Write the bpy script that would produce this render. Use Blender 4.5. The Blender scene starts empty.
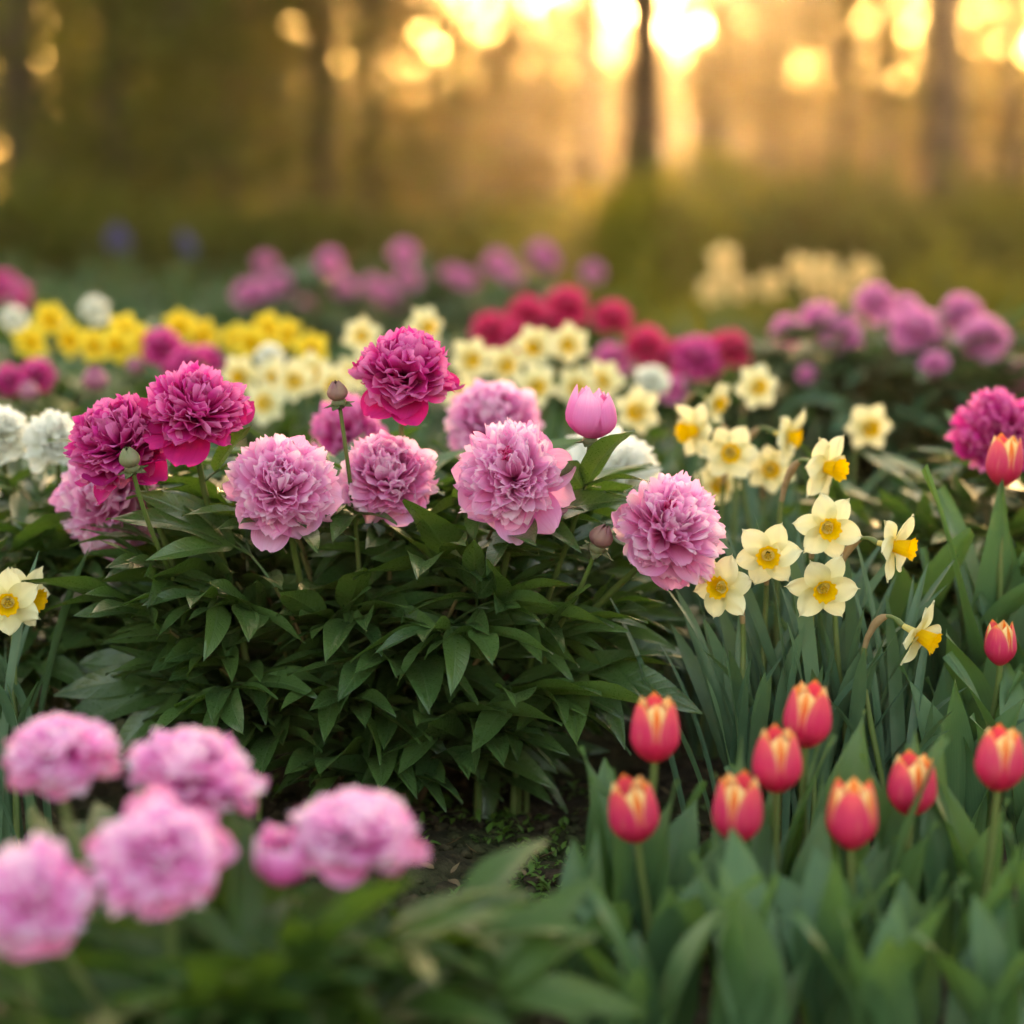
import bpy, math, numpy as np
from mathutils import Vector, Matrix, Quaternion
R = np.random.default_rng(7)
SC = bpy.context.scene
COL = SC.collection
PI = math.pi

# ------------------------------------------------------------------ camera
CAM_H, F_PX, PITCH = 0.76, 2262.0, math.atan(307 / 2262.0)
cd = bpy.data.cameras.new('camera')
cam = bpy.data.objects.new('camera', cd)
COL.objects.link(cam)
cam.location = (0, 0, CAM_H)
cam.rotation_euler = (PI / 2 - PITCH, 0, 0)
cd.sensor_width = 36.0
cd.lens = 36.0 * F_PX / 1024.0
cd.clip_start = 0.05
cd.clip_end = 600
cd.dof.use_dof = True
cd.dof.focus_distance = 2.57
cd.dof.aperture_fstop = 1.78
cd.dof.aperture_blades = 0
SC.camera = cam

# ------------------------------------------------------------------ world, sun, exposure
SUN_EL, SUN_AZ = math.radians(8.3), math.radians(3.6)      # azimuth measured from +Y towards +X
w = bpy.data.worlds.new('World')
SC.world = w
w.use_nodes = True
wn = w.node_tree
bg = wn.nodes['Background']
sky = wn.nodes.new('ShaderNodeTexSky')
sky.sky_type = 'NISHITA'
sky.sun_disc = False
sky.sun_elevation = SUN_EL
sky.sun_rotation = SUN_AZ
sky.air_density = 1.0
sky.dust_density = 4.0
sky.ozone_density = 0.3
wn.links.new(sky.outputs[0], bg.inputs[0])
bg.inputs[1].default_value = 0.15
sl = bpy.data.lights.new('sun', 'SUN')
sl.energy = 5.0
sl.angle = math.radians(0.53)
sl.color = (1.0, 0.68, 0.36)
sun = bpy.data.objects.new('sun', sl)
COL.objects.link(sun)
sdir = Vector((math.sin(SUN_AZ) * math.cos(SUN_EL), math.cos(SUN_AZ) * math.cos(SUN_EL), math.sin(SUN_EL)))
sun.rotation_euler = sdir.to_track_quat('Z', 'Y').to_euler()
vs = SC.view_settings
vs.view_transform = 'Standard'
vs.look = 'None'
vs.gamma = 1.0
vs.use_curve_mapping = False
vs.use_white_balance = True
vs.white_balance_temperature = 8300
vs.exposure = 3.08
HAZE = 0.0029
cy = SC.cycles
cy.use_denoising = True
cy.max_bounces = 8
cy.diffuse_bounces = 4
cy.transmission_bounces = 4
cy.transparent_max_bounces = 4
cy.volume_bounces = 0
cy.caustics_reflective = False
cy.caustics_refractive = False
cy.sample_clamp_indirect = 6.0


# ------------------------------------------------------------------ helpers
def at(px, py, Y):
    a, b = (px - 512) / F_PX, (512 - py) / F_PX
    d = Vector((a, math.cos(PITCH) + b * math.sin(PITCH), -math.sin(PITCH) + b * math.cos(PITCH)))
    return Vector((0, 0, CAM_H)) + d * (Y / d.y)


_fc = {}


def gf(n, m):
    if (n, m) not in _fc:
        i, j = np.meshgrid(np.arange(n - 1), np.arange(m - 1), indexing='ij')
        a = (i * m + j).ravel()
        _fc[(n, m)] = np.stack([a, a + 1, a + m + 1, a + m], 1)
    return _fc[(n, m)]


class MB:
    def __init__(s):
        s.v, s.f, s.a, s.n = [], [], [], 0

    def add(s, v, f, t=0.0, u=0.0, r=0.0):
        v = np.asarray(v, float).reshape(-1, 3)
        k = len(v)
        at_ = np.empty((k, 3))
        at_[:, 0] = np.ravel(t) if np.ndim(t) else t
        at_[:, 1] = np.ravel(u) if np.ndim(u) else u
        at_[:, 2] = np.ravel(r) if np.ndim(r) else r
        s.v.append(v)
        s.f.append(np.asarray(f) + s.n)
        s.a.append(at_)
        s.n += k

    def arrays(s):
        return np.concatenate(s.v), np.concatenate(s.f), np.concatenate(s.a)

    def addmb(s, arr, M=None, r=None):
        v, f, a = arr
        if M is not None:
            M = np.array(M)
            v = v @ M[:3, :3].T + M[:3, 3]
        s.add(v, f, a[:, 0], a[:, 1], a[:, 2] if r is None else r)

    def mesh(s, name, mat=None, smooth=True):
        v, f, a = s.arrays()
        me = bpy.data.meshes.new(name)
        me.vertices.add(len(v))
        me.vertices.foreach_set('co', v.astype(np.float32).ravel())
        me.loops.add(f.size)
        me.loops.foreach_set('vertex_index', f.astype(np.int32).ravel())
        me.polygons.add(len(f))
        me.polygons.foreach_set('loop_start', np.arange(0, f.size, 4, dtype=np.int32))
        me.polygons.foreach_set('use_smooth', np.full(len(f), smooth))
        me.update(calc_edges=True)
        for i, nm in enumerate(('t', 'u', 'rnd')):
            at_ = me.attributes.new(nm, 'FLOAT', 'POINT')
            at_.data.foreach_set('value', a[:, i].astype(np.float32))
        if mat:
            me.materials.append(mat)
        return me


def obj(name, me, parent=None, loc=None, rot=None, scale=None, mat=None, label=None):
    o = bpy.data.objects.new(name, me)
    COL.objects.link(o)
    if parent:
        o.parent = parent
    if loc is not None:
        o.location = loc
    if rot is not None:
        o.rotation_mode = 'QUATERNION'
        o.rotation_quaternion = rot
    if scale is not None:
        o.scale = (scale,) * 3 if np.ndim(scale) == 0 else scale
    if mat and me.materials:
        o.material_slots[0].link = 'OBJECT'
        o.material_slots[0].material = mat
    if label:
        o['label'] = label
    return o


def thing(name, label, cat, loc=(0, 0, 0), group=None):
    o = bpy.data.objects.new(name, None)
    COL.objects.link(o)
    o.empty_display_size = 0.05
    o.location = loc
    tag(o, label, cat, group)
    return o


def tag(o, label, cat, group=None):
    o['label'] = label
    o['category'] = cat
    if group:
        o['group'] = group
    return o


def aim(d, roll=0.0):
    d = Vector(d).normalized()
    return d.to_track_quat('Z', 'Y') @ Quaternion((0, 0, 1), roll)


def bez(P, n):
    t = np.linspace(0, 1, n)[:, None]
    P = [np.array(p, float) for p in P]
    if len(P) == 3:
        return (1 - t) ** 2 * P[0] + 2 * t * (1 - t) * P[1] + t * t * P[2]
    return (1 - t) ** 3 * P[0] + 3 * t * (1 - t) ** 2 * P[1] + 3 * t * t * (1 - t) * P[2] + t ** 3 * P[3]


def tube(mb, pts, rad, sides=8, r=0.0):
    pts = np.asarray(pts, float)
    n = len(pts)
    rad = np.broadcast_to(rad, (n,))
    tg = np.gradient(pts, axis=0)
    tg /= np.linalg.norm(tg, axis=1)[:, None] + 1e-9
    ref = np.array([0.31, 0.95, 0.1])
    x = np.cross(tg, ref)
    x /= np.linalg.norm(x, axis=1)[:, None] + 1e-9
    y = np.cross(tg, x)
    a = np.linspace(0, 2 * PI, sides + 1)
    v = pts[:, None] + rad[:, None, None] * (np.cos(a)[None, :, None] * x[:, None] + np.sin(a)[None, :, None] * y[:, None])
    T = np.repeat(np.linspace(0, 1, n), sides + 1)
    mb.add(v, gf(n, sides + 1), T, np.tile(a / PI - 1, n), r)


# ------------------------------------------------------------------ materials
def new_mat(name):
    m = bpy.data.materials.new(name)
    m.use_nodes = True
    nt = m.node_tree
    nt.nodes.clear()
    return m, nt, nt.nodes.new('ShaderNodeOutputMaterial')


def N(nt, typ, **kw):
    n = nt.nodes.new(typ)
    for k, v in kw.items():
        setattr(n, k, v)
    return n


def attr(nt, nm):
    return N(nt, 'ShaderNodeAttribute', attribute_name=nm).outputs['Fac']


def mth(nt, op, a, b=0.0, c=0.0, clamp=False):
    n = N(nt, 'ShaderNodeMath', operation=op, use_clamp=clamp)
    for i, x in enumerate((a, b, c)):
        if isinstance(x, (int, float)):
            n.inputs[i].default_value = x
        else:
            nt.links.new(x, n.inputs[i])
    return n.outputs[0]


def ramp(nt, fac, stops, interp='LINEAR'):
    n = N(nt, 'ShaderNodeValToRGB')
    n.color_ramp.interpolation = interp
    e = n.color_ramp.elements
    while len(e) < len(stops):
        e.new(0.5)
    for i, (p, c) in enumerate(stops):
        e[i].position = p
        e[i].color = (*c, 1)
    nt.links.new(fac, n.inputs[0])
    return n.outputs[0]


def mixc(nt, fac, a, b, mode='MIX'):
    n = N(nt, 'ShaderNodeMix', data_type='RGBA', blend_type=mode)
    for sock, x in ((0, fac), (6, a), (7, b)):
        if isinstance(x, (int, float)):
            n.inputs[sock].default_value = x
        elif isinstance(x, tuple):
            n.inputs[sock].default_value = (*x, 1)
        else:
            nt.links.new(x, n.inputs[sock])
    return n.outputs[2]


def noise(nt, scale, detail=2.0, vec=None):
    n = N(nt, 'ShaderNodeTexNoise')
    n.inputs['Scale'].default_value = scale
    n.inputs['Detail'].default_value = detail
    if vec is None:
        vec = N(nt, 'ShaderNodeTexCoord').outputs['Object']
    nt.links.new(vec, n.inputs['Vector'])
    return n.outputs['Fac']


def finish(nt, out, col, rough=0.5, trans=0.0, tcol=None, bump=None, bstr=0.2, bdist=0.002, spec=0.5):
    p = N(nt, 'ShaderNodeBsdfPrincipled')
    p.inputs['Roughness'].default_value = rough
    p.inputs['Specular IOR Level'].default_value = spec
    if isinstance(col, tuple):
        p.inputs['Base Color'].default_value = (*col, 1)
    else:
        nt.links.new(col, p.inputs['Base Color'])
    if bump is not None:
        b = N(nt, 'ShaderNodeBump')
        b.inputs['Strength'].default_value = bstr
        b.inputs['Distance'].default_value = bdist
        nt.links.new(bump, b.inputs['Height'])
        nt.links.new(b.outputs[0], p.inputs['Normal'])
    sh = p.outputs[0]
    if trans > 0:
        tr = N(nt, 'ShaderNodeBsdfTranslucent')
        tc = tcol if tcol is not None else col
        if isinstance(tc, tuple):
            tr.inputs[0].default_value = (*tc, 1)
        else:
            nt.links.new(tc, tr.inputs[0])
        mx = N(nt, 'ShaderNodeMixShader')
        mx.inputs[0].default_value = trans
        nt.links.new(sh, mx.inputs[1])
        nt.links.new(tr.outputs[0], mx.inputs[2])
        sh = mx.outputs[0]
    nt.links.new(sh, out.inputs['Surface'])


def petal_mat(name, stops, streak=0.25, trans=0.35, jit=0.35):
    """petal pigment along its length (t), with veins across (u) and petal-to-petal variation (rnd)"""
    m, nt, out = new_mat(name)
    t, u, r = attr(nt, 't'), attr(nt, 'u'), attr(nt, 'rnd')
    tt = mth(nt, 'ADD', t, mth(nt, 'MULTIPLY', mth(nt, 'SUBTRACT', r, 0.5), jit), clamp=True)
    c = ramp(nt, tt, stops)
    cb = N(nt, 'ShaderNodeCombineXYZ')
    nt.links.new(mth(nt, 'MULTIPLY', u, 9.0), cb.inputs[0])
    nt.links.new(mth(nt, 'MULTIPLY', t, 1.2), cb.inputs[1])
    nt.links.new(mth(nt, 'MULTIPLY', r, 57.0), cb.inputs[2])
    nz = noise(nt, 1.6, 3.0, cb.outputs[0])
    f = mth(nt, 'MULTIPLY', mth(nt, 'SUBTRACT', nz, 0.42, clamp=True), streak * 4, clamp=True)
    c2 = mixc(nt, f, c, stops[0][1])
    finish(nt, out, c2, 0.6, trans, None, nz, 0.12, 0.001, 0.15)
    return m


M = {}
M['pink'] = petal_mat('pink petal', [(0.0, (0.82, 0.08, 0.40)), (0.35, (0.91, 0.23, 0.59)), (0.70, (0.95, 0.44, 0.75)), (0.90, (0.97, 0.55, 0.81)), (1.0, (0.98, 0.70, 0.87))], 0.12, 0.56)
M['pink_guard'] = petal_mat('pink guard petal', [(0.0, (0.82, 0.12, 0.46)), (0.6, (0.92, 0.31, 0.67)), (1.0, (0.96, 0.52, 0.80))], 0.22, 0.48, 0.25)
M['rose'] = petal_mat('rose petal', [(0.0, (0.78, 0.07, 0.42)), (0.4, (0.89, 0.19, 0.60)), (0.75, (0.94, 0.42, 0.79)), (1.0, (0.98, 0.78, 0.93))], 0.12, 0.5)
M['rose_guard'] = petal_mat('rose guard petal', [(0.0, (0.78, 0.08, 0.38)), (0.6, (0.91, 0.22, 0.54)), (1.0, (0.94, 0.38, 0.66))], 0.10, 0.45, 0.2)
M['violet_guard'] = petal_mat('violet guard petal', [(0.0, (0.30, 0.002, 0.10)), (0.6, (0.56, 0.010, 0.22)), (1.0, (0.64, 0.03, 0.30))], 0.12, 0.45, 0.2)
M['pink_heart'] = petal_mat('hot pink heart petal', [(0.0, (0.55, 0.01, 0.16)), (0.8, (0.84, 0.03, 0.28)), (1.0, (0.88, 0.25, 0.5))], 0.2, 0.4)
M['magenta'] = petal_mat('magenta petal', [(0.0, (0.36, 0.002, 0.10)), (0.45, (0.66, 0.012, 0.25)), (0.75, (0.80, 0.05, 0.40)), (1.0, (0.88, 0.26, 0.60))], 0.15, 0.45)
M['magenta_guard'] = petal_mat('magenta guard petal', [(0.0, (0.34, 0.003, 0.10)), (0.6, (0.60, 0.012, 0.20)), (1.0, (0.68, 0.03, 0.26))], 0.15, 0.42, 0.2)
M['violet'] = petal_mat('violet magenta petal', [(0.0, (0.36, 0.002, 0.11)), (0.45, (0.64, 0.010, 0.26)), (0.75, (0.76, 0.05, 0.39)), (1.0, (0.86, 0.24, 0.57))], 0.15, 0.45)
M['hotpink'] = petal_mat('hot pink petal', [(0.0, (0.60, 0.02, 0.24)), (0.6, (0.84, 0.10, 0.46)), (1.0, (0.90, 0.38, 0.68))], 0.15, 0.45)
M['mauve'] = petal_mat('mauve petal', [(0.0, (0.62, 0.05, 0.38)), (0.6, (0.82, 0.22, 0.58)), (1.0, (0.90, 0.46, 0.74))], 0.15, 0.45)
M['red'] = petal_mat('crimson petal', [(0.0, (0.50, 0.004, 0.07)), (0.6, (0.80, 0.02, 0.17)), (1.0, (0.86, 0.12, 0.32))], 0.15, 0.45)
M['white'] = petal_mat('white petal', [(0.0, (0.88, 0.87, 0.72)), (0.5, (0.93, 0.92, 0.85)), (1.0, (0.94, 0.93, 0.89))], 0.05, 0.45)
M['cream'] = petal_mat('cream tepal', [(0.0, (0.72, 0.62, 0.24)), (0.3, (0.77, 0.72, 0.43)), (1.0, (0.80, 0.76, 0.55))], 0.10, 0.35, 0.1)
M['corona'] = petal_mat('golden trumpet', [(0.0, (0.86, 0.52, 0.02)), (0.6, (0.90, 0.56, 0.015)), (1.0, (0.90, 0.48, 0.010))], 0.08, 0.45, 0.1)
M['yellow'] = petal_mat('yellow tepal', [(0.0, (0.75, 0.54, 0.03)), (1.0, (0.82, 0.68, 0.10))], 0.1, 0.35, 0.1)
M['peach'] = petal_mat('peach tepal', [(0.0, (0.75, 0.50, 0.15)), (1.0, (0.84, 0.66, 0.40))], 0.1, 0.35, 0.1)
M['blue'] = petal_mat('blue violet petal', [(0.0, (0.08, 0.07, 0.24)), (1.0, (0.18, 0.17, 0.42))], 0.1, 0.3, 0.2)


def tulip_mat(name, inner):
    m, nt, out = new_mat(name)
    t, u, r = attr(nt, 't'), attr(nt, 'u'), attr(nt, 'rnd')
    au = mth(nt, 'ABSOLUTE', u)
    cb = N(nt, 'ShaderNodeCombineXYZ')
    nt.links.new(mth(nt, 'MULTIPLY', u, 7.0), cb.inputs[0])
    nt.links.new(mth(nt, 'MULTIPLY', t, 1.5), cb.inputs[1])
    nt.links.new(mth(nt, 'MULTIPLY', r, 57.0), cb.inputs[2])
    nz = noise(nt, 1.5, 3.0, cb.outputs[0])
    red = ramp(nt, t, [(0.0, (0.42, 0.10, 0.03)), (0.12, (0.62, 0.016, 0.08)), (0.6, (0.74, 0.036, 0.15)), (1.0, (0.80, 0.09, 0.12))])
    wob = mth(nt, 'MULTIPLY', mth(nt, 'SUBTRACT', nz, 0.5), 1.1)
    if inner:
        e = mth(nt, 'ADD', mth(nt, 'MULTIPLY_ADD', t, 2.4, -0.95), wob, clamp=True)
        pale = ramp(nt, mth(nt, 'ADD', au, wob, clamp=True), [(0.0, (0.86, 0.14, 0.02)), (0.16, (0.88, 0.28, 0.03)), (0.32, (0.90, 0.66, 0.32)), (1.0, (0.90, 0.66, 0.32))])
    else:
        e1 = mth(nt, 'MULTIPLY', mth(nt, 'ADD', mth(nt, 'ADD', au, mth(nt, 'MULTIPLY', t, 0.35)), -1.08), 5.0, clamp=True)
        e2 = mth(nt, 'MULTIPLY', mth(nt, 'SUBTRACT', t, 0.90), 9.0, clamp=True)
        e = mth(nt, 'MULTIPLY', mth(nt, 'ADD', mth(nt, 'MAXIMUM', e1, e2), mth(nt, 'MULTIPLY', wob, 0.6), clamp=True), mth(nt, 'MULTIPLY_ADD', t, 4.0, -0.9, clamp=True))
        pale = ramp(nt, t, [(0.3, (0.85, 0.62, 0.30)), (0.75, (0.85, 0.60, 0.25)), (0.92, (0.85, 0.40, 0.06)), (1.0, (0.85, 0.32, 0.03))])
    finish(nt, out, mixc(nt, e, red, pale), 0.42, 0.3, None, nz, 0.25, 0.002, 0.4)
    return m


M['tulip_out'] = tulip_mat('tulip outer petal', False)
M['tulip_in'] = tulip_mat('tulip inner petal', True)


def leaf_mat(name, c1, c2, tcol, vein=None, rough=0.42, trans=0.22, veins=11.0, spec=0.35, long=False):
    m, nt, out = new_mat(name)
    t, u, r = attr(nt, 't'), attr(nt, 'u'), attr(nt, 'rnd')
    au = mth(nt, 'ABSOLUTE', u)
    nz = noise(nt, 14.0, 3.0)
    c = mixc(nt, mth(nt, 'ADD', mth(nt, 'MULTIPLY', r, 0.75), mth(nt, 'MULTIPLY', mth(nt, 'SUBTRACT', nz, 0.4), 0.6), clamp=True), c1, c2)
    if long:
        h = mth(nt, 'SINE', mth(nt, 'MULTIPLY', u, 40.0))
        hb = mth(nt, 'MULTIPLY_ADD', h, 0.5, 0.5)
        c = mixc(nt, mth(nt, 'MULTIPLY', hb, 0.10), c, vein or c2)
        hb = mth(nt, 'MULTIPLY', hb, 0.15)
    else:
        h = mth(nt, 'SINE', mth(nt, 'MULTIPLY', mth(nt, 'SUBTRACT', t, mth(nt, 'MULTIPLY', au, 0.16)), veins * 6.28))
        hb = mth(nt, 'POWER', mth(nt, 'MULTIPLY_ADD', h, 0.5, 0.5), 6.0)
        mid = mth(nt, 'SUBTRACT', 1.0, mth(nt, 'MULTIPLY', au, 9.0), clamp=True)
        k = mth(nt, 'MAXIMUM', mid, mth(nt, 'MULTIPLY', hb, 0.35))
        c = mixc(nt, mth(nt, 'MULTIPLY', k, 0.55), c, vein or c2)
        hb = mth(nt, 'SUBTRACT', 1.0, k)
    sp = noise(nt, 420.0, 2.0)
    spk = mth(nt, 'MULTIPLY', mth(nt, 'SUBTRACT', mth(nt, 'ADD', sp, mth(nt, 'MULTIPLY', nz, 0.3)), 0.80, clamp=True), 3.5, clamp=True)
    c = mixc(nt, mth(nt, 'MULTIPLY', spk, 0.5), c, (0.22, 0.24, 0.13))
    bz = mth(nt, 'ADD', mth(nt, 'MULTIPLY', hb, 1.0), mth(nt, 'MULTIPLY', nz, 1.2))
    rg = mth(nt, 'MULTIPLY_ADD', sp, 0.25, rough - 0.12)
    finish(nt, out, c, rough, trans, tcol, bz, 0.4, 0.0012, spec)
    for n_ in nt.nodes:
        if n_.type == 'BSDF_PRINCIPLED':
            nt.links.new(rg, n_.inputs['Roughness'])
    return m


M['leaf'] = leaf_mat('peony leaf', (0.018, 0.052, 0.018), (0.088, 0.160, 0.040), (0.13, 0.26, 0.025), (0.10, 0.16, 0.07), rough=0.30, spec=0.7)
M['leaf_front'] = leaf_mat('young peony leaf', (0.026, 0.070, 0.018), (0.060, 0.115, 0.022), (0.11, 0.21, 0.015), (0.13, 0.22, 0.07))
M['strap'] = leaf_mat('daffodil leaf', (0.050, 0.110, 0.068), (0.085, 0.155, 0.082), (0.09, 0.18, 0.04), (0.12, 0.20, 0.13), 0.40, 0.18, long=True)
M['tleaf'] = leaf_mat('tulip leaf', (0.050, 0.115, 0.052), (0.088, 0.170, 0.075), (0.12, 0.25, 0.035), (0.16, 0.27, 0.14), 0.40, 0.25, long=True)
M['herb'] = leaf_mat('herb leaf', (0.028, 0.075, 0.040), (0.06, 0.13, 0.06), (0.10, 0.20, 0.04))
M['moss'] = leaf_mat('ground weed leaf', (0.05, 0.12, 0.02), (0.10, 0.19, 0.03), (0.15, 0.3, 0.03))


def plain(name, c1, c2, scale=30.0, rough=0.55, trans=0.0, bstr=0.3, bdist=0.002, spec=0.4):
    m, nt, out = new_mat(name)
    nz = noise(nt, scale, 4.0)
    c = mixc(nt, mth(nt, 'MULTIPLY_ADD', nz, 2.2, -0.6, clamp=True), c1, c2)
    finish(nt, out, c, rough, trans, None, nz, bstr, bdist, spec)
    return m


M['stem'] = plain('green stem', (0.075, 0.13, 0.025), (0.13, 0.15, 0.05), 25)
M['stem_red'] = plain('reddish stem', (0.09, 0.11, 0.03), (0.17, 0.09, 0.05), 20)
M['sepal'] = plain('sepal', (0.08, 0.13, 0.04), (0.15, 0.12, 0.07), 60, trans=0.1)
M['bud'] = plain('green bud', (0.13, 0.16, 0.07), (0.22, 0.17, 0.11), 70)
M['bud_pink'] = plain('purple bud', (0.20, 0.07, 0.09), (0.26, 0.16, 0.10), 60)
M['bud_rose'] = plain('rose bud', (0.28, 0.05, 0.13), (0.36, 0.14, 0.20), 60)
M['spathe'] = plain('papery spathe', (0.34, 0.20, 0.10), (0.48, 0.33, 0.19), 90, 0.7, 0.3)
M['anther'] = plain('anther', (0.55, 0.36, 0.02), (0.7, 0.5, 0.05), 80)
M['bark'] = plain('bark', (0.035, 0.022, 0.014), (0.085, 0.055, 0.035), 9, 0.85, 0, 0.9, 0.03)


def crown_mat(name, c1, c2, tcol, trans=0.5):
    m, nt, out = new_mat(name)
    r = attr(nt, 'rnd')
    finish(nt, out, mixc(nt, r, c1, c2), 0.75, trans, tcol, spec=0.08)
    return m


M['crown_gold'] = crown_mat('spring foliage', (0.07, 0.055, 0.010), (0.13, 0.095, 0.016), (0.22, 0.125, 0.012), 0.5)
M['wood_gold'] = crown_mat('far wood foliage', (0.07, 0.055, 0.010), (0.13, 0.095, 0.016), (0.27, 0.145, 0.009), 0.52)
M['shrub_gold'] = crown_mat('golden shrub foliage', (0.12, 0.13, 0.018), (0.22, 0.22, 0.03), (0.42, 0.32, 0.02), 0.5)
M['crown_green'] = crown_mat('green foliage', (0.05, 0.075, 0.015), (0.10, 0.11, 0.02), (0.22, 0.19, 0.02), 0.45)
M['crown_dark'] = crown_mat('dark evergreen foliage', (0.030, 0.048, 0.012), (0.085, 0.10, 0.018), (0.20, 0.20, 0.015), 0.45)
M['shrub'] = crown_mat('shrub foliage', (0.06, 0.09, 0.018), (0.12, 0.14, 0.025), (0.28, 0.25, 0.02), 0.45)

# ------------------------------------------------------------------ ground
m, nt, out = new_mat('garden soil')
n1, n2, n3 = noise(nt, 3.0, 6), noise(nt, 45.0, 6), noise(nt, 0.35, 3)
c = ramp(nt, n2, [(0.3, (0.018, 0.012, 0.008)), (0.55, (0.045, 0.030, 0.018)), (0.75, (0.09, 0.065, 0.04))])
c = mixc(nt, mth(nt, 'MULTIPLY_ADD', n1, 4.0, -1.9, clamp=True), c, (0.035, 0.055, 0.015))
gy = N(nt, 'ShaderNodeSeparateXYZ')
nt.links.new(N(nt, 'ShaderNodeTexCoord').outputs['Object'], gy.inputs[0])
far = mth(nt, 'MULTIPLY_ADD', gy.outputs[1], 0.35, -1.2, clamp=True)
c = mixc(nt, mth(nt, 'MULTIPLY', far, 0.85), c, mixc(nt, n3, (0.035, 0.045, 0.014), (0.085, 0.065, 0.022)))
finish(nt, out, c, 0.9, 0, None, mth(nt, 'ADD', n2, n1), 0.9, 0.02, 0.2)
M['soil'] = m
gx = np.sort(np.concatenate([np.linspace(-90, 90, 31), np.linspace(-1.6, 1.6, 130)]))
gyy = np.sort(np.concatenate([np.linspace(-20, 100, 25), np.linspace(1.2, 5.5, 150)]))
X, Y = np.meshgrid(gx, gyy, indexing='ij')


def ground_z(X, Y):
    return 0.010 * np.sin(X * 5.1 + Y * 2.0) * np.sin(Y * 4.3) + 0.006 * np.sin(X * 17 + 3 * np.sin(Y * 9)) + 0.004 * np.sin(Y * 31 + X * 11)


Z = ground_z(X, Y) + 0.004 * R.standard_normal(X.shape) * (abs(X) < 1.7) * (Y < 5.6)
mb = MB()
mb.add(np.stack([X, Y, Z], -1), gf(len(gx), len(gyy)))
g = obj('ground', mb.mesh('ground', M['soil']))
g['kind'] = 'structure'
g['label'] = 'dark crumbly garden soil and rough grass'


# ------------------------------------------------------------------ flower shapes
def petal(n, mm, L, W, bend, cup, ruf, notch, rng, claw=0.3, roundtip=0.12):
    t = np.linspace(0, 1, n)[:, None]
    t = 1 - (1 - t) ** 1.5
    s = np.linspace(-1, 1, mm)[None]
    p1, p2 = rng.random() * 6, rng.random() * 6
    tip = 1 - notch * (0.55 * np.exp(-((s - rng.normal(0, 0.25)) / 0.28) ** 2) + 0.3 * (np.sin(4 * s + p1) + 0.6 * np.sin(9 * s + p2))) - roundtip * s ** 2
    v = t * tip
    wp = 0.5 * W * (claw + (1 - claw) * np.sin(np.minimum(t / 0.62, 1) * PI / 2)) * np.where(t > 0.62, np.sqrt(np.clip(1 - ((t - 0.62) / 0.38) ** 2.2 * 0.86, 0, 1)), 1)
    b = bend if abs(bend) > 1e-3 else 1e-3
    y = L * np.sin(b * v) / b
    z = L * (1 - np.cos(b * v)) / b
    x = s * wp * np.cos(cup * 0.5 * abs(s))
    z = z + cup * wp * s ** 2 * 0.6 + ruf * t ** 2 * np.sin(2.6 * s + rng.random() * 6) * W * 0.22
    y = y + 0 * s
    return np.stack([x, y, z], -1).reshape(-1, 3), (t + 0 * s).ravel(), (s + 0 * t).ravel()


def frame_M(a, phi, roll, tilt, base):
    """petal frame: y along direction at polar angle phi, z facing the flower's axis"""
    d = np.array([math.sin(phi) * math.cos(a), math.sin(phi) * math.sin(a), math.cos(phi)])
    e = np.array([-math.sin(a), math.cos(a), 0.0])
    n = np.array([-math.cos(phi) * math.cos(a), -math.cos(phi) * math.sin(a), math.sin(phi)])
    e2 = e * math.cos(roll) + n * math.sin(roll)
    n2 = -e * math.sin(roll) + n * math.cos(roll)
    d2 = d * math.cos(tilt) + n2 * math.sin(tilt)
    n3_ = -d * math.sin(tilt) + n2 * math.cos(tilt)
    Mx = np.eye(4)
    Mx[:3, 0], Mx[:3, 1], Mx[:3, 2] = e2, d2, n3_
    Mx[:3, 3] = base
    return Mx


def peony_centre(seed, Np=170, n=8, mm=9, rr=0.057, wide=1.0, curl=1.0, reach=1.25):
    rng = np.random.default_rng(seed)
    mb = MB()
    lump = rng.normal(0, 1, (9, 3))
    for k in range(Np):
        q = (k + 0.5) / Np
        phi = math.acos(1 - q * reach) + rng.normal(0, 0.10)
        a = k * 2.39996 + rng.normal(0, 0.3)
        dv = np.array([math.sin(phi) * math.cos(a), math.sin(phi) * math.sin(a), math.cos(phi)])
        lf = float(np.sum(np.sin(lump @ dv * 1.7))) * 0.045
        Lk = rr * (0.82 + 0.22 * rng.random() + lf)
        Wk = rr * (0.26 + 0.30 * rng.random() ** 1.5 + 0.14 * q) * wide
        v, t, u = petal(n, mm, Lk, Wk, curl * (0.15 + 0.85 * rng.random() * (1 - 0.6 * q)), 0.25 + 0.6 * rng.random(), 0.30 + 0.45 * rng.random(), 0.11, rng, 0.2, 0.06)
        Mx = frame_M(a, abs(phi), rng.normal(0, 0.42), rng.normal(-0.02, 0.26), [0, 0, 0.0])
        v = v + np.array([0, rr * 0.14, 0])
        v = v @ Mx[:3, :3].T
        v[:, 2] = v[:, 2] * 0.92 + 0.010
        mb.add(v, gf(n, mm), t, u, rng.random())
    return mb.mesh('peony_flower', M['pink'])


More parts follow.
